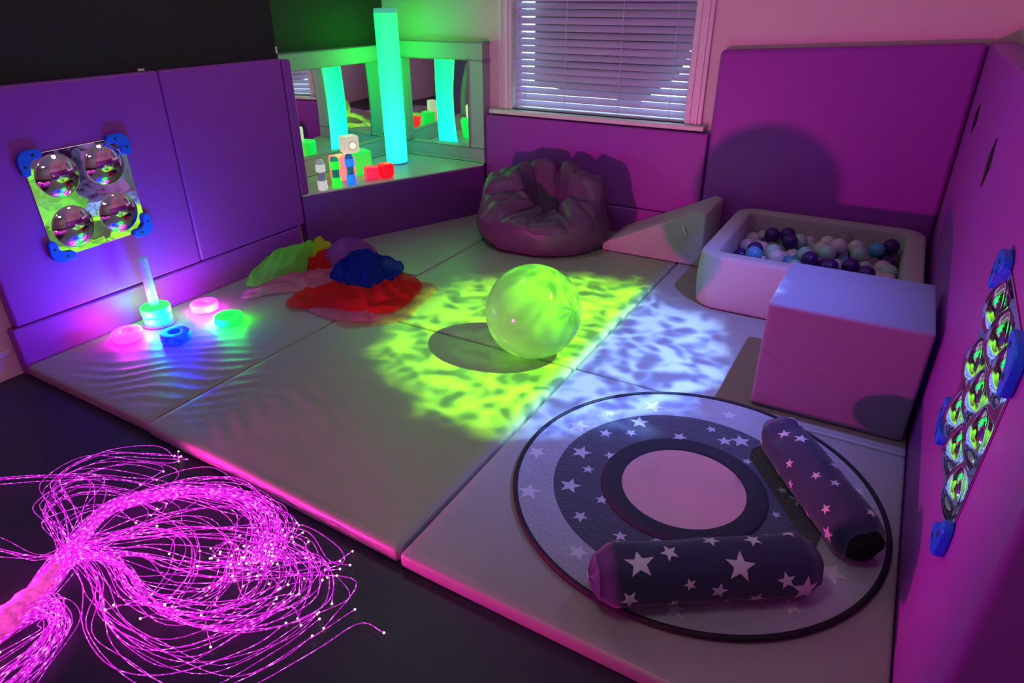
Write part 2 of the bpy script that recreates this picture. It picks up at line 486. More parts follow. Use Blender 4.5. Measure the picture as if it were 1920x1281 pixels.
# glowing column
M['column'], nt, b, out = new_mat('column_light')
tc = nt.nodes.new('ShaderNodeTexCoord'); sx = nt.nodes.new('ShaderNodeSeparateXYZ'); mr = nt.nodes.new('ShaderNodeMapRange')
mr.inputs['From Min'].default_value = 0; mr.inputs['From Max'].default_value = 1.06
cr_ = nt.nodes.new('ShaderNodeValToRGB')
els = cr_.color_ramp.elements
els[0].position = 0; els[0].color = (0.0, .62, 1.15, 1)
els[1].position = 1; els[1].color = (0.0, 10.0, .25, 1)
e = els.new(.30); e.color = (0.0, 3.6, .85, 1)
e = els.new(.62); e.color = (0.0, 8.0, .46, 1)
nt.links.new(tc.outputs['Object'], sx.inputs[0]); nt.links.new(sx.outputs['Z'], mr.inputs['Value'])
nt.links.new(mr.outputs['Result'], cr_.inputs['Fac']); nt.links.new(cr_.outputs['Color'], b.inputs['Emission Color'])
mr2 = nt.nodes.new('ShaderNodeMapRange'); mr2.inputs['To Min'].default_value = 1.0; mr2.inputs['To Max'].default_value = 1.0
nt.links.new(mr.outputs['Result'], mr2.inputs['Value']); nt.links.new(mr2.outputs['Result'], b.inputs['Emission Strength'])
b.inputs['Base Color'].default_value = (.2, .4, .35, 1)
col = thing('light_column', 'tall glowing green and cyan light column standing on the corner platform', 'lamp', (-3.326, 4.062, .3655))
lathe('tube', [(0, .004), (.079, .004), (.080, .02), (.080, 1.02), (.079, 1.032), (0, 1.032)], M['column'], col, 40)
lathe('cap', [(.0, 1.033), (.081, 1.033), (.081, 1.058), (.076, 1.064), (0, 1.064)], P('frosted_cap', (.3, .5, .45), .4, emis=(.02, .55, .35), es=.6), col, 40)
lathe('foot_ring', [(0, 0), (.0815, 0), (.0815, .006), (0, .006)], P('clear_foot', (.1, .35, .4), .3), col, 40)

# light toys on the platform
ZP = .3655
def soft_cube(name, x, y, z, s, rz, mat, label, cat, r=.012):
    root = thing(name, label, cat, (x, y, z), rz)
    soft_box('body', (0, 0, s[2] / 2), s, r, mat, root, n=(3, 3, 3))
    return root
M['salmon'] = glow('salmon_glow', (1.0, .20, .15), .95, (.6, .3, .25))
M['grn_b'] = glow('green_glow', (.0, .9, .08), .75, (.1, .5, .1))
M['red1'] = glow('red_glow', (1.0, .0, .012), 1.1, (.5, .02, .03))
M['red2'] = glow('pinkred_glow', (1.0, .012, .075), .95, (.5, .03, .08))
M['cream'] = glow('cream_glow', (.80, .72, .58), .62, (.6, .55, .48))
M['creamb'] = glow('cream_button_glow', (.95, .9, .68), .95, (.6, .55, .48))
fy = math.radians(-23)   # the platform front turns this far from the y axis
FR = fy
soft_cube('glow_cube', -3.342, 3.480, ZP, (.150, .135, .158), FR, M['salmon'], 'salmon pink glowing cube behind the blue tube on the corner platform', 'light cube')
soft_cube('glow_cube', -3.340, 3.648, ZP, (.130, .150, .165), FR, M['grn_b'], 'green glowing cube between salmon cube and tall column', 'light cube')
soft_cube('glow_cube', -3.165, 3.572, ZP, (.092, .088, .086), FR - .1, M['red2'], 'pinkish red small glowing cube, left of the two red ones', 'light cube', .02)
soft_cube('glow_cube', -3.115, 3.668, ZP, (.096, .100, .096), FR + .1, M['red1'], 'bright red small glowing cube, right of the two red ones', 'light cube', .024)
wb = thing('button_cube', 'cream cube with round button standing on the salmon and green cubes', 'light cube', (-3.335, 3.565, ZP + .166), FR + .06)
soft_box('body', (0, 0, .058), (.095, .112, .114), .014, M['cream'], wb, n=(3, 3, 3))
vs, fs = lathe_data(rprof(.023, 0, .012, .004), 24)
Q = Matrix.Translation((.0475, 0, .052)) @ Matrix.Rotation(PI / 2, 4, 'Y')
from_data('button', [Q @ Vector(v) for v in vs], fs, M['creamb'], wb)['label'] = 'round pale button'
lathe('button_ring', [(0.026, -.001), (.029, -.001), (.029, .003), (.026, .003), (.026, -.001)], P('grey_ring', (.2, .18, .16), .5), wb, 24)
ringo = wb.children[-1]
for o in wb.children:
    if o.name.startswith('button_ring'):
        for v in o.data.vertices: v.co = Q @ v.co

def tube_toy(x, y, colr, es, capc, label, midc):
    root = thing('liquid_tube', label, 'sensory tube', (x, y, ZP), R.uniform(-.3, .3))
    r = .0285
    g = glow('band_glow', colr, es, [c * .6 + .1 for c in colr])
    mid = P('tube_middle', midc, .2, spec=.6, emis=midc, es=.35)
    lathe('lower_band', rprof(r + .003, .001, .062, .007), g, root, 20)
    lathe('middle', [(0, .055), (r - .003, .055), (r - .006, .09), (r - .003, .125), (0, .125)], mid, root, 20)
    lathe('upper_band', rprof(r + .003, .118, .170, .007), g, root, 20)
    lathe('cap', [(0, .165), (r, .165), (r, .176), (r * .72, .196), (0, .2)], P('tube_cap', capc, .3, emis=capc, es=.35), root, 20)
    return root
tube_toy(-3.246, 3.178, (.62, .60, .54), .75, (.40, .42, .46), 'white banded liquid tube, leftmost of the three on the corner platform', (.20, .20, .30))
tube_toy(-3.224, 3.288, (.0, 1.0, .01), 1.5, (.02, .40, .26), 'green banded liquid tube, middle of the three on the corner platform', (.01, .22, .18))
tube_toy(-3.196, 3.400, (.0, .12, 1.0), 1.5, (.02, .16, .50), 'blue banded liquid tube, rightmost of the three on the corner platform', (.02, .16, .30))

# ------------------------------------------------------------------ floor mats
def wrinkles(x, y):
    h = 0.0
    # folds fanning out from the seam between the left and the middle mat
    d = Vector((.80, .60)); n = Vector((-.60, .80))
    px, py = x + 2.62, y - 1.50
    a = px * d.x + py * d.y; c = px * n.x + py * n.y
    m = math.exp(-(a / .42) ** 2 - (c / .33) ** 2)
    w = c + .05 * mn.noise((x * 3, y * 3, 3.1)) + .12 * a * c
    s = math.sin(w * 2 * PI / .150 + 1.4 * mn.noise((x * 4.0, y * 4.0, 0)))
    h += .0095 * m * (1 - abs(s)) * (.35 + .9 * max(0, .5 + mn.noise((x * 2.6, y * 2.6, 4.4)))) * (0.6 + .8 * abs(mn.noise((x * 5, y * 2, 7))))
    s2 = math.sin(w * 2 * PI / .052 + 2 * mn.noise((x * 6, y * 6, 2)))
    h += .0003 * m * s2
    # softer creases on the middle mat
    m2 = math.exp(-((x + 2.05) / .3) ** 2 - ((y - 1.45) / .35) ** 2)
    h += .0025 * max(0, .4 + 1.2 * mn.noise((x * 3, y * 3, 1.2))) * m2 * (1 - abs(math.sin((x * .4 + y * .9) * 2 * PI / .17 + 1.5 * mn.noise((x * 3, y * 3, 9)))))
    h += .0018 * mn.noise((x * 2.2, y * 2.2, 5.5))
    return h
def mat(pts4, label, n=(2, 2), wr=False, t=.0545):
    """a rectangular mat given by four ground corners; its top skin can carry folds"""
    a, b_, c, d = [Vector((p[0], p[1])) for p in pts4]
    mx, my = (a + b_ + c + d) / 4
    root_c = Vector((mx, my))
    vs0 = soft_box('floor_mat', (0, 0, ZF + .0005 + t / 2), (2, 2, t), .0, M['grey_v'], n=n) if False else None
    wdt = ((b_ - a).length + (c - d).length) / 2; dep = ((d - a).length + (c - b_).length) / 2
    def fn(p, q):
        s, w = (p.x / wdt) + .5, (p.y / dep) + .5
        g = a * (1 - s) * (1 - w) + b_ * s * (1 - w) + c * s * w + d * (1 - s) * w
        z = p.z
        if wr and p.z > 0:
            e = min(1, max(0, (1 - abs(q.x)) * 12)) * min(1, max(0, (1 - abs(q.y)) * 12))
            z += max(-.004, wrinkles(g.x, g.y)) * e
        return Vector((g.x - mx, g.y - my, z))
    o = soft_box('floor_mat', (mx, my, ZF + .0005 + t / 2), (wdt, dep, t), .014, M['grey_v'], n=(n[0], n[1], 1), fn=fn, seg=3)
    w = o.modifiers.new('wn', 'WEIGHTED_NORMAL') if not wr else None
    return tag(o, label, 'mat')
g = .003
mat([(-3.252, 1.203), (-2.352, 1.186), (-2.360, 2.972), (-3.252, 2.972)], 'grey floor mat along the left wall, under the glowing stacking toy', (90, 110), True)
mat([(-2.348 + g, 1.180), (-1.046 - g, 1.128), (-1.054 - g, 2.414), (-2.357 + g, 2.414)], 'grey floor mat at the front middle, behind the fibre optic spray', (90, 80), True)
mat([(-1.040 + g, 1.122), (.283, 1.098), (.283, 2.416), (-1.052 + g, 2.416)], 'grey floor mat at the front right, under the round star rug', (40, 40), True)
mat([(-2.357 + g, 2.420), (-1.054 - g, 2.420), (-1.053 - g, 3.748), (-2.368 + g, 3.748)], 'grey floor mat in the centre, under the clear ball', (50, 50), True)
mat([(-1.051 + g, 2.422), (.283, 2.422), (.285, 3.748), (-1.052 + g, 3.748)], 'grey floor mat at the right, under the grey cube', (40, 40), True)
mat([(-2.368 + g, 3.754), (-1.053 - g, 3.754), (-1.053 - g, 4.376), (-2.368 + g, 4.376)], 'grey floor mat at the back, under the bean bag', (30, 30), True)
mat([(-1.051 + g, 3.754), (.284, 3.754), (.284, 4.376), (-1.051 + g, 4.376)], 'grey floor mat in the back right corner, under the ball pit', (30, 20), True)
bm = bmesh.new(); add_prism(bm, [(-3.252, 2.978), (-2.361, 2.978), (-2.371, 4.376), (-2.675, 4.376), (-3.252, 3.016)], ZF + .0005, 0, .012, 3)
tag(from_bm('floor_mat', bm, M['grey_v'], wn=True), 'grey floor mat cut off along the front of the corner platform', 'mat')
ZM = 0.0022

# ------------------------------------------------------------------ glowing stacking toy and loose rings
def ring_prof(ro, ri, h, b=.009):
    pr = []
    for (cx, cz, a0) in ((ro - b, b, -90), (ro - b, h - b, 0), (ri + b, h - b, 90), (ri + b, b, 180)):
        for i in range(5):
            a = math.radians(a0 + 90 * i / 4); pr.append((cx + b * math.cos(a), cz + b * math.sin(a)))
    pr.append(pr[0]); return pr
GP = glow('pink_ring_glow', (1.0, .004, .80), 20.0, (.7, .3, .6), vary=.12)
GB = glow('blue_ring_glow', (.0, .0003, 1.0), 150.0, (.02, .05, .6), vary=.6)
GG = glow('green_ring_glow', (.0, 1.0, .003), 28.0, (.1, .7, .15), vary=.1)
GC = glow('cyan_ring_glow', (.0, .85, .55), 1.0, (.1, .6, .5), vary=.1)
st = thing('stacking_post', 'glowing stacking post with a green ring by the left wall', 'light toy', (-3.123, 1.790, ZM))
lathe('base', rprof(.078, 0, .008, .003), P('clear_base', (.35, .35, .5), .15, spec=.6), st, 40)
lathe('post', [(0, .008), (.0235, .008), (.0235, .352), (.0205, .356), (0, .356)], P('frosted_post', (.55, .55, .62), .35, emis=(.05, .25, .5), es=.35), st, 32)
lathe('lower_ring', ring_prof(.068, .025, .045), GC, st, 40, (0, 0, .0082))['label'] = 'turquoise lower ring'
lathe('upper_ring', ring_prof(.070, .025, .046), GG, st, 40, (0, 0, .0536))['label'] = 'bright green upper ring'
for (x, y, gm, lab) in ((-3.090, 1.600, GP, 'pink glowing ring lying nearest the front left corner of the mats'),
                        (-2.872, 1.708, GB, 'deep blue glowing ring on the left floor mat'),
                        (-3.050, 2.014, GP, 'pink glowing ring lying behind the stacking post, near the wall'),
                        (-2.805, 1.968, GG, 'green glowing ring lying loose on the left floor mat')):
    o = lathe('glow_ring', ring_prof(.070, .026, .043), gm, None, 40)
    o.location = (x, y, ZM + .004); o.rotation_euler = (R.uniform(-.02, .02), R.uniform(-.02, .02), R.uniform(0, 3))
    tag(o, lab, 'light toy')

# ------------------------------------------------------------------ dome mirror panels
def dome_panel(name, label, Mx, side, grid, rad, depth, brackets):
    """Mx: local x along the wall, y up the wall, z out of the wall"""
    root = thing(name, label, 'mirror'); root.matrix_world = Mx
    bm = bmesh.new(); add_box(bm, -side / 2, side / 2, -side / 2, side / 2, 0, .004, .0015, 2)
    from_bm('sheet', bm, M['mirror_soft2'], root, wn=True)
    for (x, y) in grid:
        Rs = (rad * rad + depth * depth) / (2 * depth)
        pr = []
        for i in range(15):
            a = math.asin(rad / Rs) * i / 14
            pr.append((Rs * math.sin(a), .004 + depth - Rs * (1 - math.cos(a))))
        pr.append((rad + .003, .0042))
        lathe('dome', pr[::-1], M['dome'], root, 48, (x, y, 0))
    for (x, y, a) in brackets:
        L_, W = .108, .042
        def arc2(cx, cy, r, a0, a1, n=5): return [(cx + r * math.cos(math.radians(a0 + (a1 - a0) * i / n)), cy + r * math.sin(math.radians(a0 + (a1 - a0) * i / n))) for i in range(n + 1)]
        e_ = W / 2
        pts = (arc2(.022, .022, .044, 180, 270) + arc2(L_ - .042, -.022 + e_, e_, -90, 90) + arc2(W - .022 + .018, W - .022 + .018, .018, 270, 180)
               + arc2(-.022 + e_, L_ - .042, e_, 0, 180))
        bm = bmesh.new(); add_prism(bm, pts, .0002, .022, .006, 3)
        o = from_bm('corner_bracket', bm, M['blue_pl'], root, wn=True)
        o.location = (x, y, 0); o.rotation_euler = (0, 0, a)
        for (sx_, sy_) in ((.045, 0.0), (.0, .045)):
            vs, fs = lathe_data([(0, .0215), (.0065, .0215), (.0065, .0232), (0, .0232)], 12, (sx_, sy_, 0))
            from_data('screw', vs, fs, M['screw'], o)
    return root
M['mirror_soft2'] = P('mirror_sheet', (0.84, 0.83, 0.85), 0.03, metal=1.0, bump=(2.2, .35, .02))
s = .232
MxL = Matrix(((0, 0, 1, XP + .0005), (1, 0, 0, 1.700), (0, 1, 0, .670), (0, 0, 0, 1))) @ Matrix.Rotation(math.radians(1.2), 4, 'Z')
dome_panel('dome_mirror', 'square mirror with four convex domes on the left purple panel', MxL, .464,
           [(-.108, .122), (.112, .126), (-.112, -.112), (.112, -.108)], .094, .034,
           [(-s, -s, 0), (s, -s, PI / 2), (s, s, PI), (-s, s, -PI / 2)])
s = .25
MxR = Matrix(((0, 0, -1, .2855), (-1, 0, 0, 1.625), (0, 1, 0, .690), (0, 0, 0, 1))) @ Matrix.Rotation(math.radians(-4), 4, 'Z')
dome_panel('dome_mirror', 'square mirror with nine convex domes on the right purple panel', MxR, .50,
           [(x * .155, y * .155) for x in (-1, 0, 1) for y in (-1, 0, 1)], .071, .024,
           [(-s, -s, 0), (s, -s, PI / 2), (s, s, PI), (-s, s, -PI / 2)])

# ------------------------------------------------------------------ bean bag
def bean_bag():
    root = (-2.005, 3.930)
    nt_, ns = 192, 76
    rx, ry = .470, .395
    def ang(d, c):
        return (d - c + PI) % (2 * PI) - PI
    view = math.atan2(-3.965, 1.955)      # towards the viewer
    back = view + PI
    # creases running out from the hollow: angle, width, depth, how far out they reach
    folds = [(view - 1.45, .10, .075, .9), (view - .72, .075, .060, 1.0), (view - .15, .05, .030, .35), (view + .42, .07, .045, .5), (view + 1.05, .09, .040, .4),
             (view + 1.95, .10, .075, .5), (view + 2.75, .085, .085, .5), (view - 2.75, .07, .05, .4), (view - 2.15, .10, .070, .6)]
    vs, fs = [], []
    for i in range(nt_):
        th = 2 * PI * i / nt_
        b_ = math.cos(ang(th, back))
        sd_ = math.sin(ang(th, view))                  # + = viewer's right
        h = .395 + .110 * b_ + .045 * sd_ * (sd_ > 0) + .07 * math.exp(-(ang(th, view + 1.45) / .28) ** 2) + .03 * math.exp(-(ang(th, view - 1.9) / .4) ** 2)
        if b_ < 0: h -= .045 * b_ * b_
        f_in = f_out = 0.0
        for c, w, a, o_ in folds:
            d = abs(ang(th, c)); g_ = math.exp(-(d / w) ** 1.3)
            f_in += a * g_; f_out += a * o_ * g_ * .8
        rr = .185 + .065 * b_ + .02 * abs(sd_)
        hm = .15 + (h - .15) * .80
        rm = .478 * .62 + rr * .38
        ctrl = [(0, .0), (.30, .0), (.405, .006), (.462, .07), (.478, .145), (.462 - .25 * f_out, .205), (rm + .035 - .35 * f_out, hm - .55 * f_out), (rr + .055, h - .012 - .9 * f_in),
                (rr, h - 1.0 * f_in - .006), (rr - .045 + .35 * f_in, h - .055 - .5 * f_in), (rr * .55, .38 * h + .06), (.045, .105), (0, .095)]
        pr = catmull([Vector((p[0], p[1], 0)) for p in ctrl], ns)
        for k, p in enumerate(pr):
            r = max(0, p.x) / .478; z = max(0, p.y)
            # the hollow sits a little to the back right
            sh = max(0, 1 - r) 
            x = r * rx * math.cos(th) + .055 * sh; y = r * ry * math.sin(th) + .030 * sh
            if z > .02 and 0 < k < ns - 1:
                q = 1 + .030 * mn.noise((x * 5, y * 5, z * 5))
                x *= q; y *= q; z *= 1 + .06 * mn.noise((x * 4 + 9, y * 4, z * 4))
                rg = abs(mn.noise((x * 6 + 3, y * 6, z * 6)))
                z -= .016 * max(0, .14 - rg) / .14
            vs.append((x, y, z))
    for i in range(nt_):
        j = (i + 1) % nt_
        for k in range(ns - 1):
            fs.append((i * ns + k, j * ns + k, j * ns + k + 1, i * ns + k + 1))
    bm = bmesh.new(); bv = [bm.verts.new(v) for v in vs]
    for f in fs: bm.faces.new([bv[q] for q in f])
    bmesh.ops.remove_doubles(bm, verts=bm.verts, dist=1e-5)
    o = from_bm('bean_bag', bm, M['bean'])
    o.location = (root[0], root[1], ZM)
    return tag(o, 'dark aubergine bean bag slumped in front of the window panel', 'bean bag')
bean_bag()

# ------------------------------------------------------------------ wedge, cube, ball pit
wd = thing('foam_wedge', 'pale grey soft foam wedge between bean bag and ball pit', 'wedge', (-1.25, 4.15, ZM))
bm = bmesh.new()
ym, yM = 3.945, 4.372
prof = [(-1.560, .0), (-.905, .0), (-.905, .335), (-.955, .345), (-1.560, .05)]
lo = [bm.verts.new((x, ym, z + ZM)) for x, z in prof]; hi = [bm.verts.new((x, yM, z + ZM)) for x, z in prof]
fsx = [bm.faces.new(lo), bm.faces.new(hi[::-1])]
for i in range(5): fsx.append(bm.faces.new((lo[i], hi[i], hi[(i + 1) % 5], lo[(i + 1) % 5])))
bmesh.ops.bevel(bm, geom=list(bm.edges), offset=.012, segments=3, affect='EDGES', profile=.5)
kid(wd, from_bm('body', bm, M['grey_f'], wn=True))
vs, fs = tube_data(catmull([(-1.035, ym - .001, .245), (-1.03, ym - .012, .232), (-1.012, ym - .014, .200), (-1.005, ym - .001, .187)], 14), .007, 8)
kid(wd, from_data('pull_tab', vs, fs, P('pale_webbing', (.6, .56, .66), .6)))['label'] = 'pale webbing pull tab'

def cubefn(p, q):
    d = .004 * (1 - q.y ** 2) * (1 - q.z ** 2) * math.copysign(1, p.x) * (abs(q.x) > .95)
    e = .006 * (1 - q.x ** 2) * (1 - q.z ** 2) * math.copysign(1, p.y) * (abs(q.y) > .95)
    f = .004 * (1 - q.x ** 2) * (1 - q.y ** 2) * (q.z > .95)
    w = Vector((p.x + d, p.y + e, p.z + f))
    if q.y < -.95:
        c = q.z * .5 + .06 + .12 * q.x
        w.y += .006 * math.exp(-(c / .022) ** 2) * max(0, 1 - (q.x * 1.7) ** 2)
        c2 = q.z * .5 - .02 + .25 * (q.x + .75)
        w.y += .005 * math.exp(-(c2 / .025) ** 2) * math.exp(-((q.x + .75) / .22) ** 2)
    return w
o = soft_box('foam_cube', (-.016, 2.755, ZM + .229), (.558, .512, .458), .014, M['shaded_f'], n=(60, 40, 60), fn=cubefn, seg=4)
tag(o, 'big pale grey soft foam cube in front of the ball pit', 'foam cube')

pit = thing('ball_pit', 'pale grey square soft ball pit in the back right corner', 'ball pit', (-.27, 3.86, ZM))
def rrect(hx, hy, r, nseg=8, nl=8):
    out = []
    for (sx_, sy_, a0) in ((1, -1, -90), (1, 1, 0), (-1, 1, 90), (-1, -1, 180)):
        for i in range(nseg + 1):
            a = math.radians(a0 + 90 * i / nseg)
            out.append((sx_ * (hx - r) + r * math.cos(a), sy_ * (hy - r) + r * math.sin(a), math.cos(a), math.sin(a)))
    full = []
    for i, p in enumerate(out):
        q = out[(i + 1) % len(out)]
        full.append(p)
        d = math.hypot(q[0] - p[0], q[1] - p[1])
        if d > .3:
            for k in range(1, nl): 
                t = k / nl; full.append(tuple(p[c] * (1 - t) + q[c] * t for c in range(4)))
    return full
PHX, PHY = .525, .505
path = rrect(PHX, PHY, .13)
T, Hh, b_ = .095, .300, .022
cs = []
for (cx, cz, a0) in ((b_, b_, 180), (b_, Hh - b_, 90), (T - b_, Hh - b_, 0), (T - b_, b_, -90)):
    for i in range(5):
        a = math.radians(a0 + (90 if a0 in (180,) else -90) * i / 4) if a0 == 180 else math.radians(a0 + 90 - 90 * i / 4)
        cs.append((cx + b_ * math.cos(a), cz + b_ * math.sin(a)))
# clean order: outer bottom -> outer top -> inner top -> inner bottom
cs = []
def arc(cx, cz, a0, a1):
    for i in range(5):
        a = math.radians(a0 + (a1 - a0) * i / 4); cs.append((cx + b_ * math.cos(a), cz + b_ * math.sin(a)))
arc(b_, b_, 270, 180); cs += [(0 - .006, .08), (-.010, .15), (-.006, .22)]; arc(b_, Hh - b_, 180, 90)
arc(T - b_, Hh - b_, 90, 0); cs += [(T + .004, .2), (T + .004, .1)]; arc(T - b_, b_, 0, -90)
vs, fs = [], []
m = len(cs)
for (x, y, nx, ny) in path:
    nl = math.hypot(nx, ny)
    nx, ny = nx / nl, ny / nl
    for (t, z) in cs: vs.append((x - nx * t, y - ny * t, z))
n = len(path)
for i in range(n):
    for k in range(m):
        fs.append((i * m + k, ((i + 1) % n) * m + k, ((i + 1) % n) * m + (k + 1) % m, i * m + (k + 1) % m))
bm = bmesh.new(); bv = [bm.verts.new(v) for v in vs]
for f in fs: bm.faces.new([bv[q] for q in f])
from_bm('wall', bm, M['grey_f'], pit)
bm = bmesh.new(); add_prism(bm, [(p[0] * .83, p[1] * .83) for p in rrect(PHX, PHY, .13, 6, 2)], 0.002, .03)
from_bm('base', bm, M['grey_f'], pit, smooth=False)

# balls
kinds = [('dark purple', (.055, .012, .16), 5, 0), ('pearl white', (.60, .58, .64), 4, 0), ('clear', (.58, .62, .62), 5, 1), ('mint green', (.36, .62, .58), 3, 0), ('sky blue', (.08, .36, .68), 2, 0)]
BM = {}
for nm, c, w, cl in kinds:
    if cl:
        BM[nm] = sheer('clear_ball_plastic', c, .42, .35, gloss=1.0, rough=.12)
    else:
        BM[nm] = P(nm.replace(' ', '_') + '_ball_plastic', c, .3, spec=.5)
rb = .0435
pts = []
dx = .0915
for layer in (0, 1):
    y = -.375 + (.03 if layer == 0 else 0); row = 0
    while y < .385:
        x = -.388 + (dx / 2 if row % 2 else 0) + (.03 if layer == 0 else 0)
        while x < .395:
            zz = .085 if layer == 0 else .170
            pts.append([x + R.uniform(-.012, .012), y + R.uniform(-.012, .012), zz + (R.uniform(0, .03) if layer else R.uniform(0, .012)), layer])
            x += dx
        y += dx * .87; row += 1
# a few balls heaped higher
for i in range(22): pts.append([R.uniform(-.34, .36), R.uniform(-.25, .34), R.uniform(.22, .245), 2])
for it in range(90):
    for i in range(len(pts)):
        a = pts[i]
        for j in range(i + 1, len(pts)):
            b2 = pts[j]
            ex, ey, ez = a[0] - b2[0], a[1] - b2[1], a[2] - b2[2]
            if abs(ex) > .088 or abs(ey) > .088 or abs(ez) > .088: continue
            d2 = math.sqrt(ex * ex + ey * ey + ez * ez) + 1e-9
            if d2 < 2 * rb:
                push = (2 * rb - d2) / 2 / d2
                a[0] += ex * push; a[1] += ey * push; a[2] += ez * push
                b2[0] -= ex * push; b2[1] -= ey * push; b2[2] -= ez * push
        a[2] -= .00022
        lim = .525 - .104 - rb; limy = .505 - .104 - rb
        a[0] = max(-lim, min(lim, a[0])); a[1] = max(-limy, min(limy, a[1])); a[2] = max(.032 + rb, min(.275, a[2]))
protos = {}
def ball_mesh(mat):
    bm = bmesh.new(); bmesh.ops.create_icosphere(bm, subdivisions=4, radius=rb)
    me = bpy.data.meshes.new('pit_ball'); bm.to_mesh(me); bm.free()
    me.materials.append(mat)
    for p in me.polygons: p.use_smooth = True
    return me
for nm, c, w, cl in kinds: protos[nm] = ball_mesh(BM[nm])
bag = [nm for nm, c, w, cl in kinds for _ in range(w)]
zx = ['left', 'middle', 'right']; zy = ['front', 'centre', 'back']
for p in pts:
    nm = R.choice(bag)
    o = bpy.data.objects.new('pit_ball', protos[nm]); COL.objects.link(o)
    o.location = (-.27 + p[0], 3.86 + p[1], ZM + p[2])
    ix = min(2, int((p[0] + .39) / .26)); iy = min(2, int((p[1] + .37) / .247))
    ix, iy = max(0, ix), max(0, iy)
    where = {(0, 0): 'front left corner', (1, 0): 'front side', (2, 0): 'front right corner', (0, 1): 'left side', (1, 1): 'centre', (2, 1): 'right side',
             (0, 2): 'back left corner', (1, 2): 'back side', (2, 2): 'back right corner'}[(ix, iy)]
    if p[3] == 0: lab = nm + ' ball beneath the top balls at the ' + where + ' of the pit'
    else: lab = nm + ' ball among the top balls at the ' + where + ' of the pit'
    tag(o, lab, 'ball', lab.replace(' ball ', ' balls ', 1))

# ------------------------------------------------------------------ clear inflatable ball
def clear_ball():
    C = Vector((-1.278, 2.441, .219 + ZM)); r = .219
    ax = (right * .80 - fwd * .50 - down * (.02)).normalized()
    e1 = ax.cross(Vector((0, 0, 1))).normalized(); e2 = ax.cross(e1)
    nu, nv = 180, 90
    vs, fs = [], []
    for i in range(nv + 1):
        th = PI * i / nv
        for j in range(nu):
            ph = 2 * PI * j / nu
            k = math.exp(-(th / .55) ** 2) + .7 * math.exp(-((PI - th) / .5) ** 2)
            cr1 = math.sin(9 * ph + 2.0 * math.sin(2 * ph)) + .6 * math.sin(16 * ph + 1.3) 
            rad = r * (1 - .022 * k * cr1 * min(1, th / .15) - .085 * math.exp(-(th / .30) ** 2) - .06 * math.exp(-((PI - th) / .3) ** 2) - .012 * math.exp(-((th - .95) / .10) ** 2) * (1 + .5 * math.sin(7 * ph)))
            rad *= 1 - .006 * (1 + math.cos(6 * ph)) * math.sin(th) ** 4
            d = ax * math.cos(th) + (e1 * math.cos(ph) + e2 * math.sin(ph)) * math.sin(th)
            p = d * rad
            p.z = max(p.z, -.2185)
            vs.append(p)
    for i in range(nv):
        for j in range(nu):
            l = (j + 1) % nu
            fs.append((i * nu + j, (i + 1) * nu + j, (i + 1) * nu + l, i * nu + l))
    root = thing('inflatable_ball', 'clear inflatable ball lit lime green in the middle of the mats', 'ball', C)
    bm = bmesh.new(); bv = [bm.verts.new(v) for v in vs]
    for f in fs: bm.faces.new([bv[q] for q in f])
    bmesh.ops.remove_doubles(bm, verts=bm.verts, dist=1e-5)
    from_bm('skin', bm, M['clearball'], root)
    q = Matrix.Translation(ax * (r * .905)) @ ax.to_track_quat('Z', 'Y').to_matrix().to_4x4()
    pv, pf = lathe_data(rprof(.010, 0, .012, .003), 16)
    from_data('valve', [q @ Vector(v) for v in pv], pf, M['clearball'], root)
clear_ball()

# ------------------------------------------------------------------ scarves
def scarf(label, outline, h, mat, base=.004, crump=.022, seed=0, name='scarf', fold=None, peak=(0, 0), rim=0.004):
    n = len(outline)
    m = 120
    P_ = [Vector((*p, 0)) for p in outline]
    pts = []
    for i in range(m):
        t = i / m * n; k = int(t) % n; t -= int(t)
        a, b2, c, d = P_[(k - 1) % n], P_[k], P_[(k + 1) % n], P_[(k + 2) % n]
        pts.append(0.5 * ((2 * b2) + (c - a) * t + (2 * a - 5 * b2 + 4 * c - d) * t * t + (3 * b2 - a - 3 * c + d) * t ** 3))
    ctr = sum(P_, Vector()) / n + Vector((*peak, 0))
    rings = 40
    vs, fs = [], []
    for q in range(rings + 1):
        s = q / rings
        for p in pts:
            g_ = ctr + (p - ctr) * s
            amp = crump * min(1, (1 - s) * 6 + .25)
            x, y = g_.x, g_.y
            wob = Vector((mn.noise((x * 7, y * 7, seed)), mn.noise((x * 7, y * 7, seed + 5.2)), 0)) * amp * 1.1
            ca, sa = math.cos(seed * 1.3), math.sin(seed * 1.3)
            wx = .05 * mn.noise((x * 4, y * 4, seed + 11.0))
            al, ac = x * ca + y * sa, -x * sa + y * ca + wx
            rg = 1 - abs(mn.noise((al * 3.2, ac * 15, seed + 1.7))) * 2.6
            rg2 = 1 - abs(mn.noise((al * 7, ac * 24, seed + 8.1))) * 2.4
            z = base + max(0, h * (1 - s ** 1.8)) * (.8 + .5 * mn.noise((x * 4, y * 4, seed + 3))) + amp * (max(0, rg) * 1.0 + max(0, rg2) * .25)
            if fold:
                dx_, dy_, wl, am = fold
                z += am * (1 - abs(math.sin((x * dx_ + y * dy_) * PI / wl + 1.5 * mn.noise((x * 5, y * 5, seed))))) * min(1, (1 - s) * 4 + .15)
            vs.append((x + wob.x, y + wob.y, max(.0035, z)))
    for q in range(rings):
        for j in range(m):
            l = (j + 1) % m
            fs.append((q * m + j, q * m + l, (q + 1) * m + l, (q + 1) * m + j))
    bm = bmesh.new(); bv = [bm.verts.new(v) for v in vs]
    for f in fs: bm.faces.new([bv[k] for k in f])
    bmesh.ops.remove_doubles(bm, verts=bm.verts, dist=1e-5)
    return tag(from_bm(name, bm, mat), label, 'scarf')
peach = sheer('peach_chiffon', (.85, .42, .38), .62, .4)
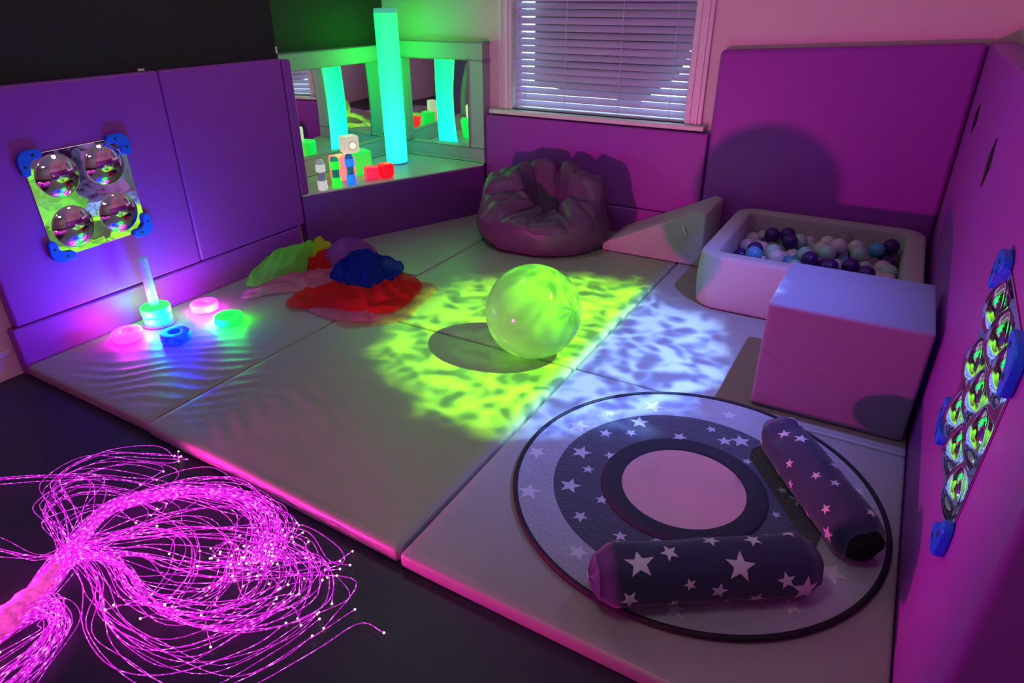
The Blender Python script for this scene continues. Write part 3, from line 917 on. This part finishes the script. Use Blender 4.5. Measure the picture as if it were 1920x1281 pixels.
pinkc = sheer('pink_chiffon', (.85, .22, .45), .42, .4)
redc = sheer('red_chiffon', (.80, .025, .035), .22, .4)
limec = sheer('lime_chiffon', (.28, .85, .12), .30, .4)
yelc = sheer('yellow_chiffon', (.75, .75, .04), .40, .4)
purc = sheer('violet_chiffon', (.42, .10, .55), .40, .4)
bluc = sheer('royal_blue_chiffon', (.012, .03, .42), .16, .4)
scarf('sheer peach chiffon scarf spread flat under the red one', [(-2.40, 2.33), (-2.26, 2.22), (-2.14, 2.30), (-2.03, 2.44), (-2.07, 2.62), (-2.13, 2.87), (-2.28, 2.90), (-2.36, 2.62)], .004, peach, .0035, .007, 1)
scarf('sheer pink chiffon scarf edging out in front of the red one', [(-2.60, 2.30), (-2.46, 2.25), (-2.30, 2.26), (-2.14, 2.36), (-2.18, 2.50), (-2.40, 2.48), (-2.58, 2.44)], .012, pinkc, .009, .010, 2)
scarf('red chiffon scarf spread wide beside the green light patch', [(-2.70, 2.26), (-2.60, 2.24), (-2.46, 2.33), (-2.26, 2.36), (-2.13, 2.47), (-2.14, 2.66), (-2.22, 2.84), (-2.36, 2.92), (-2.52, 2.82), (-2.66, 2.56), (-2.74, 2.36)], .045, redc, .016, .024, 3, fold=(.35, .94, .10, .016))
scarf('crumpled red chiffon scarf tucked between lime and violet ones', [(-3.02, 2.72), (-2.90, 2.64), (-2.78, 2.72), (-2.78, 2.86), (-2.90, 2.92), (-3.02, 2.86)], .120, redc, .02, .03, 4)
scarf('long pink chiffon scarf trailing out towards the left wall', [(-3.02, 2.24), (-2.95, 2.20), (-2.87, 2.33), (-2.74, 2.44), (-2.60, 2.52), (-2.58, 2.66), (-2.74, 2.78), (-2.90, 2.70), (-2.98, 2.50), (-3.00, 2.36)], .055, pinkc, .012, .026, 5, fold=(.9, -.5, .08, .012))
scarf('lime green chiffon scarf heaped against the left plinth', [(-3.16, 2.38), (-3.06, 2.34), (-2.96, 2.50), (-2.92, 2.72), (-2.96, 2.88), (-3.07, 2.90), (-3.17, 2.80), (-3.20, 2.56)], .185, limec, .008, .034, 6, fold=(.95, .3, .07, .016), peak=(-.01, .10))
scarf('yellow chiffon scarf peeking out at the top of the lime one', [(-3.08, 2.76), (-2.98, 2.70), (-2.90, 2.80), (-2.92, 2.93), (-3.02, 2.96), (-3.09, 2.88)], .150, yelc, .02, .024, 7)
scarf('violet chiffon scarf bunched up behind the blue one', [(-2.94, 2.78), (-2.82, 2.70), (-2.68, 2.72), (-2.62, 2.88), (-2.68, 3.05), (-2.84, 3.08), (-2.94, 2.95)], .150, purc, .02, .034, 8)
scarf('royal blue chiffon scarf draped over the red one', [(-2.72, 2.62), (-2.52, 2.52), (-2.34, 2.52), (-2.30, 2.60), (-2.36, 2.78), (-2.44, 2.96), (-2.60, 3.02), (-2.74, 2.94), (-2.78, 2.78)], .105, bluc, .045, .024, 9, fold=(.75, .65, .12, .018), peak=(-.08, .02))

# ------------------------------------------------------------------ round star rug
rug = thing('play_rug', 'round grey star rug with a mirror in its middle on the front right mat', 'rug', (-.35, 1.85, ZM))
RC = Vector((-.35, 1.85)); MC = Vector((-.375, 1.832)) - RC
Rr_ = .600
def disc_data(c, r0, r1, z, n=96, rings=6, tris=None):
    vs, fs = [], []
    for q in range(rings + 1):
        r = r0 + (r1 - r0) * q / rings
        for i in range(n):
            a = 2 * PI * i / n; vs.append((c.x + r * math.cos(a), c.y + r * math.sin(a), z))
    for q in range(rings):
        for i in range(n):
            l = (i + 1) % n; fs.append((q * n + i, (q + 1) * n + i, (q + 1) * n + l, q * n + l))
    return vs, fs
def add_stars(vs, fs, mi, stars, z):
    for (x, y, r, rot) in stars:
        V, F = star_tris(x, y, r, rot, 1)
        o0 = len(vs)
        vs += [(p[0], p[1], z) for p in V]; fs += [tuple(o0 + k for k in f) for f in F]; mi += [1] * len(F)
RS = random.Random(5)
# light band with faint stars
vs, fs = lathe_data([(0, 0), (Rr_, 0), (Rr_, .009), (Rr_ - .004, .011), (Rr_ - .006, .011), (.3, .011), (0.0, .011)], 96)
mi = [0] * len(fs)
stars = []
for i in range(15):
    a = i * 2 * PI / 15 + RS.uniform(-.12, .12); r = RS.uniform(.49, .56)
    stars.append((r * math.cos(a), r * math.sin(a), RS.uniform(.026, .048), RS.uniform(0, 2)))
add_stars(vs, fs, mi, stars, .0113)
from_data('cover', vs, fs, [M['rug_l'], M['rug_star_f']], rug, mi=mi)
# dark star panel
vs, fs = disc_data(MC, .24, .440, .0118); mi = [0] * len(fs)
stars = []
for i in range(13):
    a = i * 2 * PI / 13 + RS.uniform(-.1, .1); r = .30 + (.035 if i % 2 else -.005) + RS.uniform(-.01, .01)
    stars.append((MC.x + r * math.cos(a), MC.y + r * math.sin(a), RS.choice([.018, .020, .024, .030, .042]), RS.uniform(0, 2)))
for i in range(13):
    a = (i + .5) * 2 * PI / 13 + RS.uniform(-.12, .12); r = .392 + RS.uniform(-.012, .008)
    stars.append((MC.x + r * math.cos(a), MC.y + r * math.sin(a), RS.choice([.018, .022, .028, .04]), RS.uniform(0, 2)))
add_stars(vs, fs, mi, stars, .0122)
from_data('star_panel', vs, fs, [M['rug_d'], M['rug_star']], rug, mi=mi)['label'] = 'charcoal ring printed with pale stars'
# padded black ring, mirror, piping
pr = [(.205 + .036 - .036 * math.cos(PI * i / 10), .011 + .013 * math.sin(PI * i / 10) ** .7) for i in range(11)]
lathe('mirror_border', pr, M['rug_ring'], rug, 96, (MC.x, MC.y, 0))['label'] = 'padded black ring around the mirror'
lathe('mirror', [(0, .0150), (.209, .0150), (.209, .0125), (0, .0125)], M['mirror_soft'], rug, 96, (MC.x, MC.y, 0), smooth=False)['label'] = 'round pinkish reflecting mirror'
pr = [(Rr_ + .002 + .009 * math.cos(2 * PI * i / 10), .0092 + .009 * math.sin(2 * PI * i / 10)) for i in range(11)]
lathe('piping', pr, M['tape'], rug, 128)['label'] = 'black edge piping'

# ------------------------------------------------------------------ star bolsters
def bolster(A, B, r, label, seed, capmat, strap=False):
    A = Vector(A); B = Vector(B); L = (B - A).length
    ax = (B - A).normalized(); up = Vector((0, 0, 1)); side = up.cross(ax).normalized()
    root = thing('bolster', label, 'bolster', ((A.x + B.x) / 2, (A.y + B.y) / 2, ZM))
    mid = Vector(root.location)
    def S(u, ph, off=0.0):
        # u 0..1 along, closed at the ends by the caps
        t = u * L
        e = min(u, 1 - u) * L
        rr = r * (1 - .30 * math.exp(-(e / .028) ** 2)) if e < .2 else r
        k = math.exp(-(e / .10) ** 2)
        rr *= 1 + .05 * k * math.sin(5 * ph + seed) - .10 * math.exp(-((u - .17) / .05) ** 2) * max(0, math.cos(ph - 1.9)) ** 3 + .05 * mn.noise((t * 7, math.cos(ph) * 1.2, math.sin(ph) * 1.2 + seed)) + .015 * mn.noise((t * 15, math.cos(ph) * 3, math.sin(ph) * 3 + seed))
        rr += off
        zz = math.sin(ph) * rr
        p = A + ax * t + side * (math.cos(ph) * rr) + up * zz
        p.z = max(p.z, ZM + .0135) 
        return p - mid
    nu, nv = 64, 72
    vs, fs = [], []
    for i in range(nu + 1):
        for j in range(nv): vs.append(S(i / nu, 2 * PI * j / nv))
    for i in range(nu):
        for j in range(nv):
            l = (j + 1) % nv; fs.append((i * nv + j, i * nv + l, (i + 1) * nv + l, (i + 1) * nv + j))
    mi = [0] * len(fs)
    rs = random.Random(seed)
    du = .105
    us = int(L / du); ps = 6
    for i in range(us):
        for j in range(ps):
            u = (i + .5 + (0.0 if j % 2 else .45)) / us + rs.uniform(-.03, .03)
            if not .06 < u < .95: continue
            ph = 2 * PI * (j + .5 * (i % 2)) / ps + rs.uniform(-.2, .2)
            big = rs.random()
            R_ = .043 if big > .84 else (.026 if big > .45 else .018)
            V, F = star_tris(0, 0, R_, rs.uniform(0, 2), 4)
            o0 = len(vs)
            vs += [S(u + p[0] / L, ph + p[1] / r, .0012) for p in V]
            fs += [tuple(o0 + k for k in f) for f in F]; mi += [1] * len(F)
    from_data('cover', vs, fs, [M['navy'], M['star']], root, mi=mi)
    for u, s in ((0, -1), (1, 1)):
        cv, cf = [], []
        nr = 8
        for q in range(nr + 1):
            f = q / nr
            for j in range(nv):
                p = S(u, 2 * PI * j / nv); c = (A + ax * (u * L)) - mid
                w = c + (p - c) * f + ax * (s * .016 * (1 - f * f) + s * .006 * math.sin(7 * 2 * PI * j / nv + seed) * f * (1 - f) * 3)
                cv.append(w)
        for q in range(nr):
            for j in range(nv):
                l = (j + 1) % nv; cf.append((q * nv + j, (q + 1) * nv + j, (q + 1) * nv + l, q * nv + l))
        cm = [0] * len(cf)
        if capmat[0 if u == 0 else 1] is M['navy']:
            V, F = star_tris(.012, -.01, .024, .4, 2); o0 = len(cv)
            for p in V:
                d2 = math.hypot(*p) / (r * .72)
                cv.append((A + ax * (u * L)) - mid + side * p[0] + up * p[1] + ax * (s * (.0185 * (1 - d2 * d2) + .0035)))
            cf += [tuple(o0 + k for k in f) for f in F]; cm += [1] * len(F)
        bm = bmesh.new(); bv = [bm.verts.new(v) for v in cv]
        for f, k in zip(cf, cm):
            try:
                fc = bm.faces.new([bv[q] for q in f]); fc.material_index = k
            except ValueError: pass
        bmesh.ops.remove_doubles(bm, verts=bm.verts, dist=1e-6)
        from_bm('end_cap', bm, [capmat[0 if u == 0 else 1], M['star']], root)
bolster((-.452, 1.252, ZM + .093), (.055, 1.592, ZM + .093), .084, 'navy star bolster lying across the front of the round rug', 3, (M['navy'], M['navy']))
bolster((-.152, 2.215, ZM + .091), (.178, 1.735, ZM + .091), .082, 'navy star bolster with black end lying on the right side of the rug', 8, (M['navy'], M['cap_black']))

# ------------------------------------------------------------------ fibre optic spray
FB = thing('fibre_optic_spray', 'tangled magenta glowing fibre optic strands spilling over the black floor', 'light toy', (-1.9, .6, ZF))
fm, nt, b, out = new_mat('fibre_glow')
tc = nt.nodes.new('ShaderNodeTexCoord'); nz = nt.nodes.new('ShaderNodeTexNoise'); nz.inputs['Scale'].default_value = 85; nz.inputs['Detail'].default_value = 1
mr = nt.nodes.new('ShaderNodeMapRange'); mr.inputs['From Min'].default_value = .3; mr.inputs['From Max'].default_value = .72
mr.inputs['To Min'].default_value = .36; mr.inputs['To Max'].default_value = 1.5
crp = nt.nodes.new('ShaderNodeValToRGB')
crp.color_ramp.elements[0].position = .55; crp.color_ramp.elements[0].color = (.80, .010, .86, 1)
crp.color_ramp.elements[1].position = .72; crp.color_ramp.elements[1].color = (1.0, .35, .95, 1)
nt.links.new(tc.outputs['Object'], nz.inputs['Vector']); nt.links.new(nz.outputs['Fac'], mr.inputs['Value']); nt.links.new(nz.outputs['Fac'], crp.inputs['Fac'])
nt.links.new(mr.outputs['Result'], b.inputs['Emission Strength']); nt.links.new(crp.outputs['Color'], b.inputs['Emission Color'])
b.inputs['Base Color'].default_value = (.3, .05, .3, 1)
tipm = glow('fibre_tip_glow', (1.0, .45, .55), 3.0, (.6, .3, .4))
corem = glow('fibre_core_glow', (1.0, .06, .60), .7, (.25, .05, .2), vary=.35)
RF = random.Random(23)
root0 = [(-1.835, .17), (-1.835, .33), (-1.862, .48)]
hub = (-1.945, .64)
groups = [
 # (count, ground points after the hub, sideways spread, smallest and largest size of the arc)
 (50, [(-2.03, .83), (-1.93, .99), (-1.765, 1.075), (-1.60, 1.09), (-1.47, 1.03), (-1.42, .93)], .045, .93, 1.04),
 (9, [(-2.16, .75), (-2.36, .82), (-2.35, .98), (-2.20, 1.08), (-2.07, 1.12)], .035, .75, 1.04),
 (12, [(-2.10, .70), (-2.28, .74), (-2.30, .88), (-2.12, .98), (-1.88, 1.02)], .035, .55, 1.05),
 (30, [(-1.77, .70), (-1.58, .655), (-1.38, .665), (-1.22, .76), (-1.17, .90), (-1.27, 1.00), (-1.38, 1.01)], .030, .62, 1.06),
 (10, [(-1.78, .74), (-1.62, .76), (-1.45, .83), (-1.32, .92), (-1.20, 1.02)], .07, .8, 1.05),
 (14, [(-1.74, .62), (-1.58, .54), (-1.36, .52), (-1.18, .57), (-1.07, .74), (-1.05, .88)], .04, .72, 1.05),
 (12, [(-1.90, .80), (-1.78, .95), (-1.58, .98), (-1.42, .86), (-1.36, .70)], .05, .6, 1.1),
 (10, [(-1.80, .80), (-1.66, .90), (-1.48, .98), (-1.34, 1.00), (-1.22, .96)], .05, .8, 1.1),
 (5, [(-2.02, .60), (-2.14, .56), (-2.34, .52), (-2.55, .47)], .04, .9, 1.1),
 (4, [(-2.08, .76), (-2.23, .86), (-2.42, .80), (-2.6, .66)], .05, .9, 1.1),
]
low = (36, [(-1.80, .50), (-1.70, .47), (-1.64, .38), (-1.62, .27), (-1.62, .16)], .05, .7, 1.1)
strands = []
def make_path(ctrl, spread, k, hubr, s0=1.0, s1=1.0):
    oa = RF.uniform(0, 2 * PI); orr = hubr * math.sqrt(RF.random())
    sc = RF.uniform(s0, s1)
    pts = []
    n = len(ctrl)
    H_ = Vector((ctrl[3][0], ctrl[3][1], 0))
    od = Vector((math.cos(oa), math.sin(oa), 0))
    far = spread * RF.gauss(0, 1)
    for i, p in enumerate(ctrl):
        q = Vector((p[0], p[1], 0))
        if i > 3: q = H_ + (q - H_) * sc
        g_ = min(1, max(0, (i - 3) / 3))
        off = od * (orr * (1 - g_) + far * g_) + Vector((RF.gauss(0, 1), RF.gauss(0, 1), 0)) * (spread * .28 if i > 3 else .005)
        lift = .010 + abs(math.sin(oa)) * (.045 if i < 4 else .02) * RF.random() + (.02 * RF.random() if i > 3 else 0)
        if i == n - 1: lift = .006 + .02 * RF.random()
        pts.append(q + off + Vector((0, 0, lift)))
    # a curl at the end
    if RF.random() < .45 and n > 5:
        d = (pts[-1] - pts[-2]); a = RF.uniform(.5, 1.8) * RF.choice((-1, 1, -1))
        d2 = Matrix.Rotation(a, 3, 'Z') @ d * RF.uniform(.5, 1.1)
        pts.append(pts[-1] + d2 + Vector((0, 0, RF.uniform(-.004, .012))))
    # keep clear of the mat edge
    for p in pts:
        lim = 1.185 - .04 * (p.x + 2.35) - .02
        if p.y > lim and p.x > -2.45: p.y = lim - RF.random() * .04
        p.z = max(p.z, .0045)
    c = catmull(pts, 46)
    for p in c: 
        p.z = max(p.z, .0028)
        lim = 1.17 - .04 * (p.x + 2.35)
        if p.y > lim and p.x > -2.45: p.y = lim
    return c
for cnt, g_, sp_, sa_, sb_ in groups:
    for k in range(cnt): strands.append(make_path(root0 + [hub] + g_, sp_, k, .036, sa_, sb_))
for k in range(low[0]): strands.append(make_path(root0[:2] + [(-1.83, .42)] + low[1], low[2], k, .03, low[3], low[4]))
RF.shuffle(strands)
off0 = Vector((-1.9, .6, 0))
def strand_data(c):
    r0 = RF.uniform(.0010, .0015)
    vs, fs = tube_data([p - off0 for p in c], r0, 5, True)
    mi = [0] * len(fs)
    # glowing tip
    bmv, bmf = lathe_data([(0, -.0036), (.0030, -.002), (.0038, 0), (.0030, .002), (0, .0036)], 6)
    e = c[-1] - off0
    o0 = len(vs); vs += [Vector(v) + e for v in bmv]; fs += [tuple(o0 + q for q in f) for f in bmf]; mi += [1] * len(bmf)
    return vs, fs, mi
for c in strands[:96]:
    vs, fs, mi = strand_data(c)
    from_data('strand', vs, fs, [fm, tipm], FB, mi=mi)
AV, AF, AM = [], [], []
for c in strands[96:]:
    vs, fs, mi = strand_data(c); o0 = len(AV)
    AV += vs; AF += [tuple(o0 + q for q in f) for f in fs]; AM += mi
from_data('strand', AV, AF, [fm, tipm], FB, mi=AM)['kind'] = 'stuff'
cpts = catmull([Vector((p[0], p[1], .03)) - off0 for p in [(-1.835, .15), (-1.835, .33), (-1.862, .48), (-1.915, .59)]], 24)
vs, fs = tube_data(cpts, lambda t: .040 * (1 - .55 * max(0, t - .55) / .45) + .004 * math.sin(t * 40), 16)
for i, v in enumerate(vs): v.z = max(.003, v.z)
from_data('core', vs, fs, corem, FB)['label'] = 'dense bright core of the strand bundle'

# ------------------------------------------------------------------ lights
def lamp(name, kind, loc, power, color, **k):
    l = bpy.data.lights.new(name, kind); l.energy = power; l.color = color
    for a, v in k.items(): setattr(l, a, v)
    o = bpy.data.objects.new(name, l); COL.objects.link(o); o.location = loc
    return o
sl = lamp('pink_floor_light', 'SPOT', (-1.93, .32, .03), 215, (1, .022, .46), shadow_soft_size=.042, spot_size=math.radians(90), spot_blend=.45)
sl.rotation_euler = Vector((math.sin(math.radians(29)), math.cos(math.radians(29)), .20)).to_track_quat('-Z', 'Y').to_euler()
lamp('fibre_fill', 'POINT', (-1.80, .08, .03), 11, (1, .05, .62), shadow_soft_size=.03)  # unseen fill added to pinken the left wall foot and floor
# dim ceiling lamps
for (x, y, pw) in ((-2.3, 2.6, 5.0), (-.7, .6, 5.5)):
    lamp('ceiling_lamp', 'AREA', (x, y, 2.40), pw, (.95, .95, .84), shape='DISK', size=.5)

# effect-wheel projector high on the right wall: green and blue ripples on the mats
LP = Vector((.17, 2.6, 1.95))
pj = lamp('effect_projector', 'POINT', LP, 100, (1, 1, 1), shadow_soft_size=.012)
pj.data.use_nodes = True
nt = pj.data.node_tree; nt.nodes.clear()
def N(t, **k):
    n = nt.nodes.new(t)
    for a, v in k.items(): setattr(n, a, v)
    return n
def math_(op, a, b=None, c=None, clamp=False):
    n = N('ShaderNodeMath', operation=op); n.use_clamp = clamp
    for i, x in enumerate((a, b, c)):
        if x is None: continue
        if isinstance(x, (int, float)): n.inputs[i].default_value = x
        else: nt.links.new(x, n.inputs[i])
    return n.outputs[0]
tc = N('ShaderNodeTexCoord'); sp3 = N('ShaderNodeSeparateXYZ')
nt.links.new(tc.outputs['Normal'], sp3.inputs[0])
az = math_('MAXIMUM', math_('ABSOLUTE', sp3.outputs['Z']), .02)
tz = math_('DIVIDE', LP.z, az)
gx = math_('ADD', math_('MULTIPLY', sp3.outputs['X'], tz), LP.x)      # where this ray would meet the mats
gy = math_('ADD', math_('MULTIPLY', sp3.outputs['Y'], tz), LP.y)
gv = N('ShaderNodeCombineXYZ'); nt.links.new(gx, gv.inputs[0]); nt.links.new(gy, gv.inputs[1])
nz1 = N('ShaderNodeTexNoise'); nz1.inputs['Scale'].default_value = 4.0; nz1.inputs['Detail'].default_value = 2
nt.links.new(gv.outputs[0], nz1.inputs['Vector'])
mixv = N('ShaderNodeVectorMath', operation='MULTIPLY_ADD')
nt.links.new(nz1.outputs['Color'], mixv.inputs[0]); mixv.inputs[1].default_value = (.34, .34, .34); nt.links.new(gv.outputs[0], mixv.inputs[2])
vo = N('ShaderNodeTexVoronoi', feature='SMOOTH_F1'); vo.inputs['Scale'].default_value = 10.0; vo.inputs['Smoothness'].default_value = .15
nt.links.new(mixv.outputs[0], vo.inputs['Vector'])
nz2 = N('ShaderNodeTexNoise'); nz2.inputs['Scale'].default_value = 9.0; nz2.inputs['Detail'].default_value = 3
nt.links.new(mixv.outputs[0], nz2.inputs['Vector'])
rip = math_('ADD', math_('MULTIPLY', vo.outputs['Distance'], .9), math_('MULTIPLY', nz2.outputs['Fac'], .75))
mrr = N('ShaderNodeMapRange', interpolation_type='SMOOTHSTEP'); nt.links.new(rip, mrr.inputs['Value'])
mrr.inputs['From Min'].default_value = .46; mrr.inputs['From Max'].default_value = 1.02
mrr.inputs['To Min'].default_value = .20; mrr.inputs['To Max'].default_value = 1.0
pat = mrr.outputs['Result']
ddx = math_('SUBTRACT', gx, -1.29); ddy = math_('SUBTRACT', gy, 2.65)
rr = math_('SQRT', math_('ADD', math_('MULTIPLY', ddx, ddx), math_('MULTIPLY', ddy, ddy)))
rrn = math_('ADD', rr, math_('MULTIPLY', math_('SUBTRACT', nz1.outputs['Fac'], .5), .35))
mk = N('ShaderNodeMapRange', interpolation_type='SMOOTHSTEP'); nt.links.new(rrn, mk.inputs['Value'])
mk.inputs['From Min'].default_value = .93; mk.inputs['From Max'].default_value = .70
mk.inputs['To Min'].default_value = 0; mk.inputs['To Max'].default_value = 1
sd = N('ShaderNodeMapRange', interpolation_type='SMOOTHSTEP'); nt.links.new(gx, sd.inputs['Value'])
sd.inputs['From Min'].default_value = -1.13; sd.inputs['From Max'].default_value = -1.0
# soft stray light around the picture
sp2 = N('ShaderNodeMapRange', interpolation_type='SMOOTHSTEP'); nt.links.new(rr, sp2.inputs['Value'])
sp2.inputs['From Min'].default_value = 1.9; sp2.inputs['From Max'].default_value = .6
def mixc(f, a, b_):
    n = N('ShaderNodeMix'); n.data_type = 'RGBA'
    for nm, x in (('Factor', f), ('A', a), ('B', b_)):
        if isinstance(x, tuple): n.inputs[nm].default_value = (*x, 1)
        else: nt.links.new(x, n.inputs[nm])
    return n.outputs['Result']
hi = math_('POWER', pat, 2.2)
blue = mixc(hi, (.02, .19, 1.05), (.28, .58, 1.1))
green = mixc(hi, (.22, 1.7, .0), (.72, 2.3, .0))
colp = mixc(sd.outputs['Result'], green, blue)
cols = mixc(sd.outputs['Result'], (.05, .46, .09), (.46, .56, 2.3))
s1 = math_('MULTIPLY', math_('MULTIPLY', pat, mk.outputs['Result']), math_('LESS_THAN', sp3.outputs['Z'], 0.0))
e1 = N('ShaderNodeEmission'); nt.links.new(colp, e1.inputs['Color']); nt.links.new(math_('MULTIPLY', s1, 7.6), e1.inputs['Strength'])
e2 = N('ShaderNodeEmission'); nt.links.new(cols, e2.inputs['Color']); nt.links.new(math_('MULTIPLY', math_('MULTIPLY', sp2.outputs['Result'], math_('LESS_THAN', sp3.outputs['Z'], 0.0)), 1.0), e2.inputs['Strength'])
ad = N('ShaderNodeAddShader'); nt.links.new(e1.outputs[0], ad.inputs[0]); nt.links.new(e2.outputs[0], ad.inputs[1])
lo_ = N('ShaderNodeOutputLight'); nt.links.new(ad.outputs[0], lo_.inputs['Surface'])

# daylight outside the window
w = bpy.data.worlds.new('world'); SC.world = w; w.use_nodes = True
bg = w.node_tree.nodes['Background']; bg.inputs['Color'].default_value = (.62, .85, .92, 1); bg.inputs['Strength'].default_value = 3.0

SC.view_settings.view_transform = 'Standard'; SC.view_settings.look = 'None'
SC.view_settings.gamma = 1; SC.view_settings.use_curve_mapping = False
SC.view_settings.exposure = 0.0
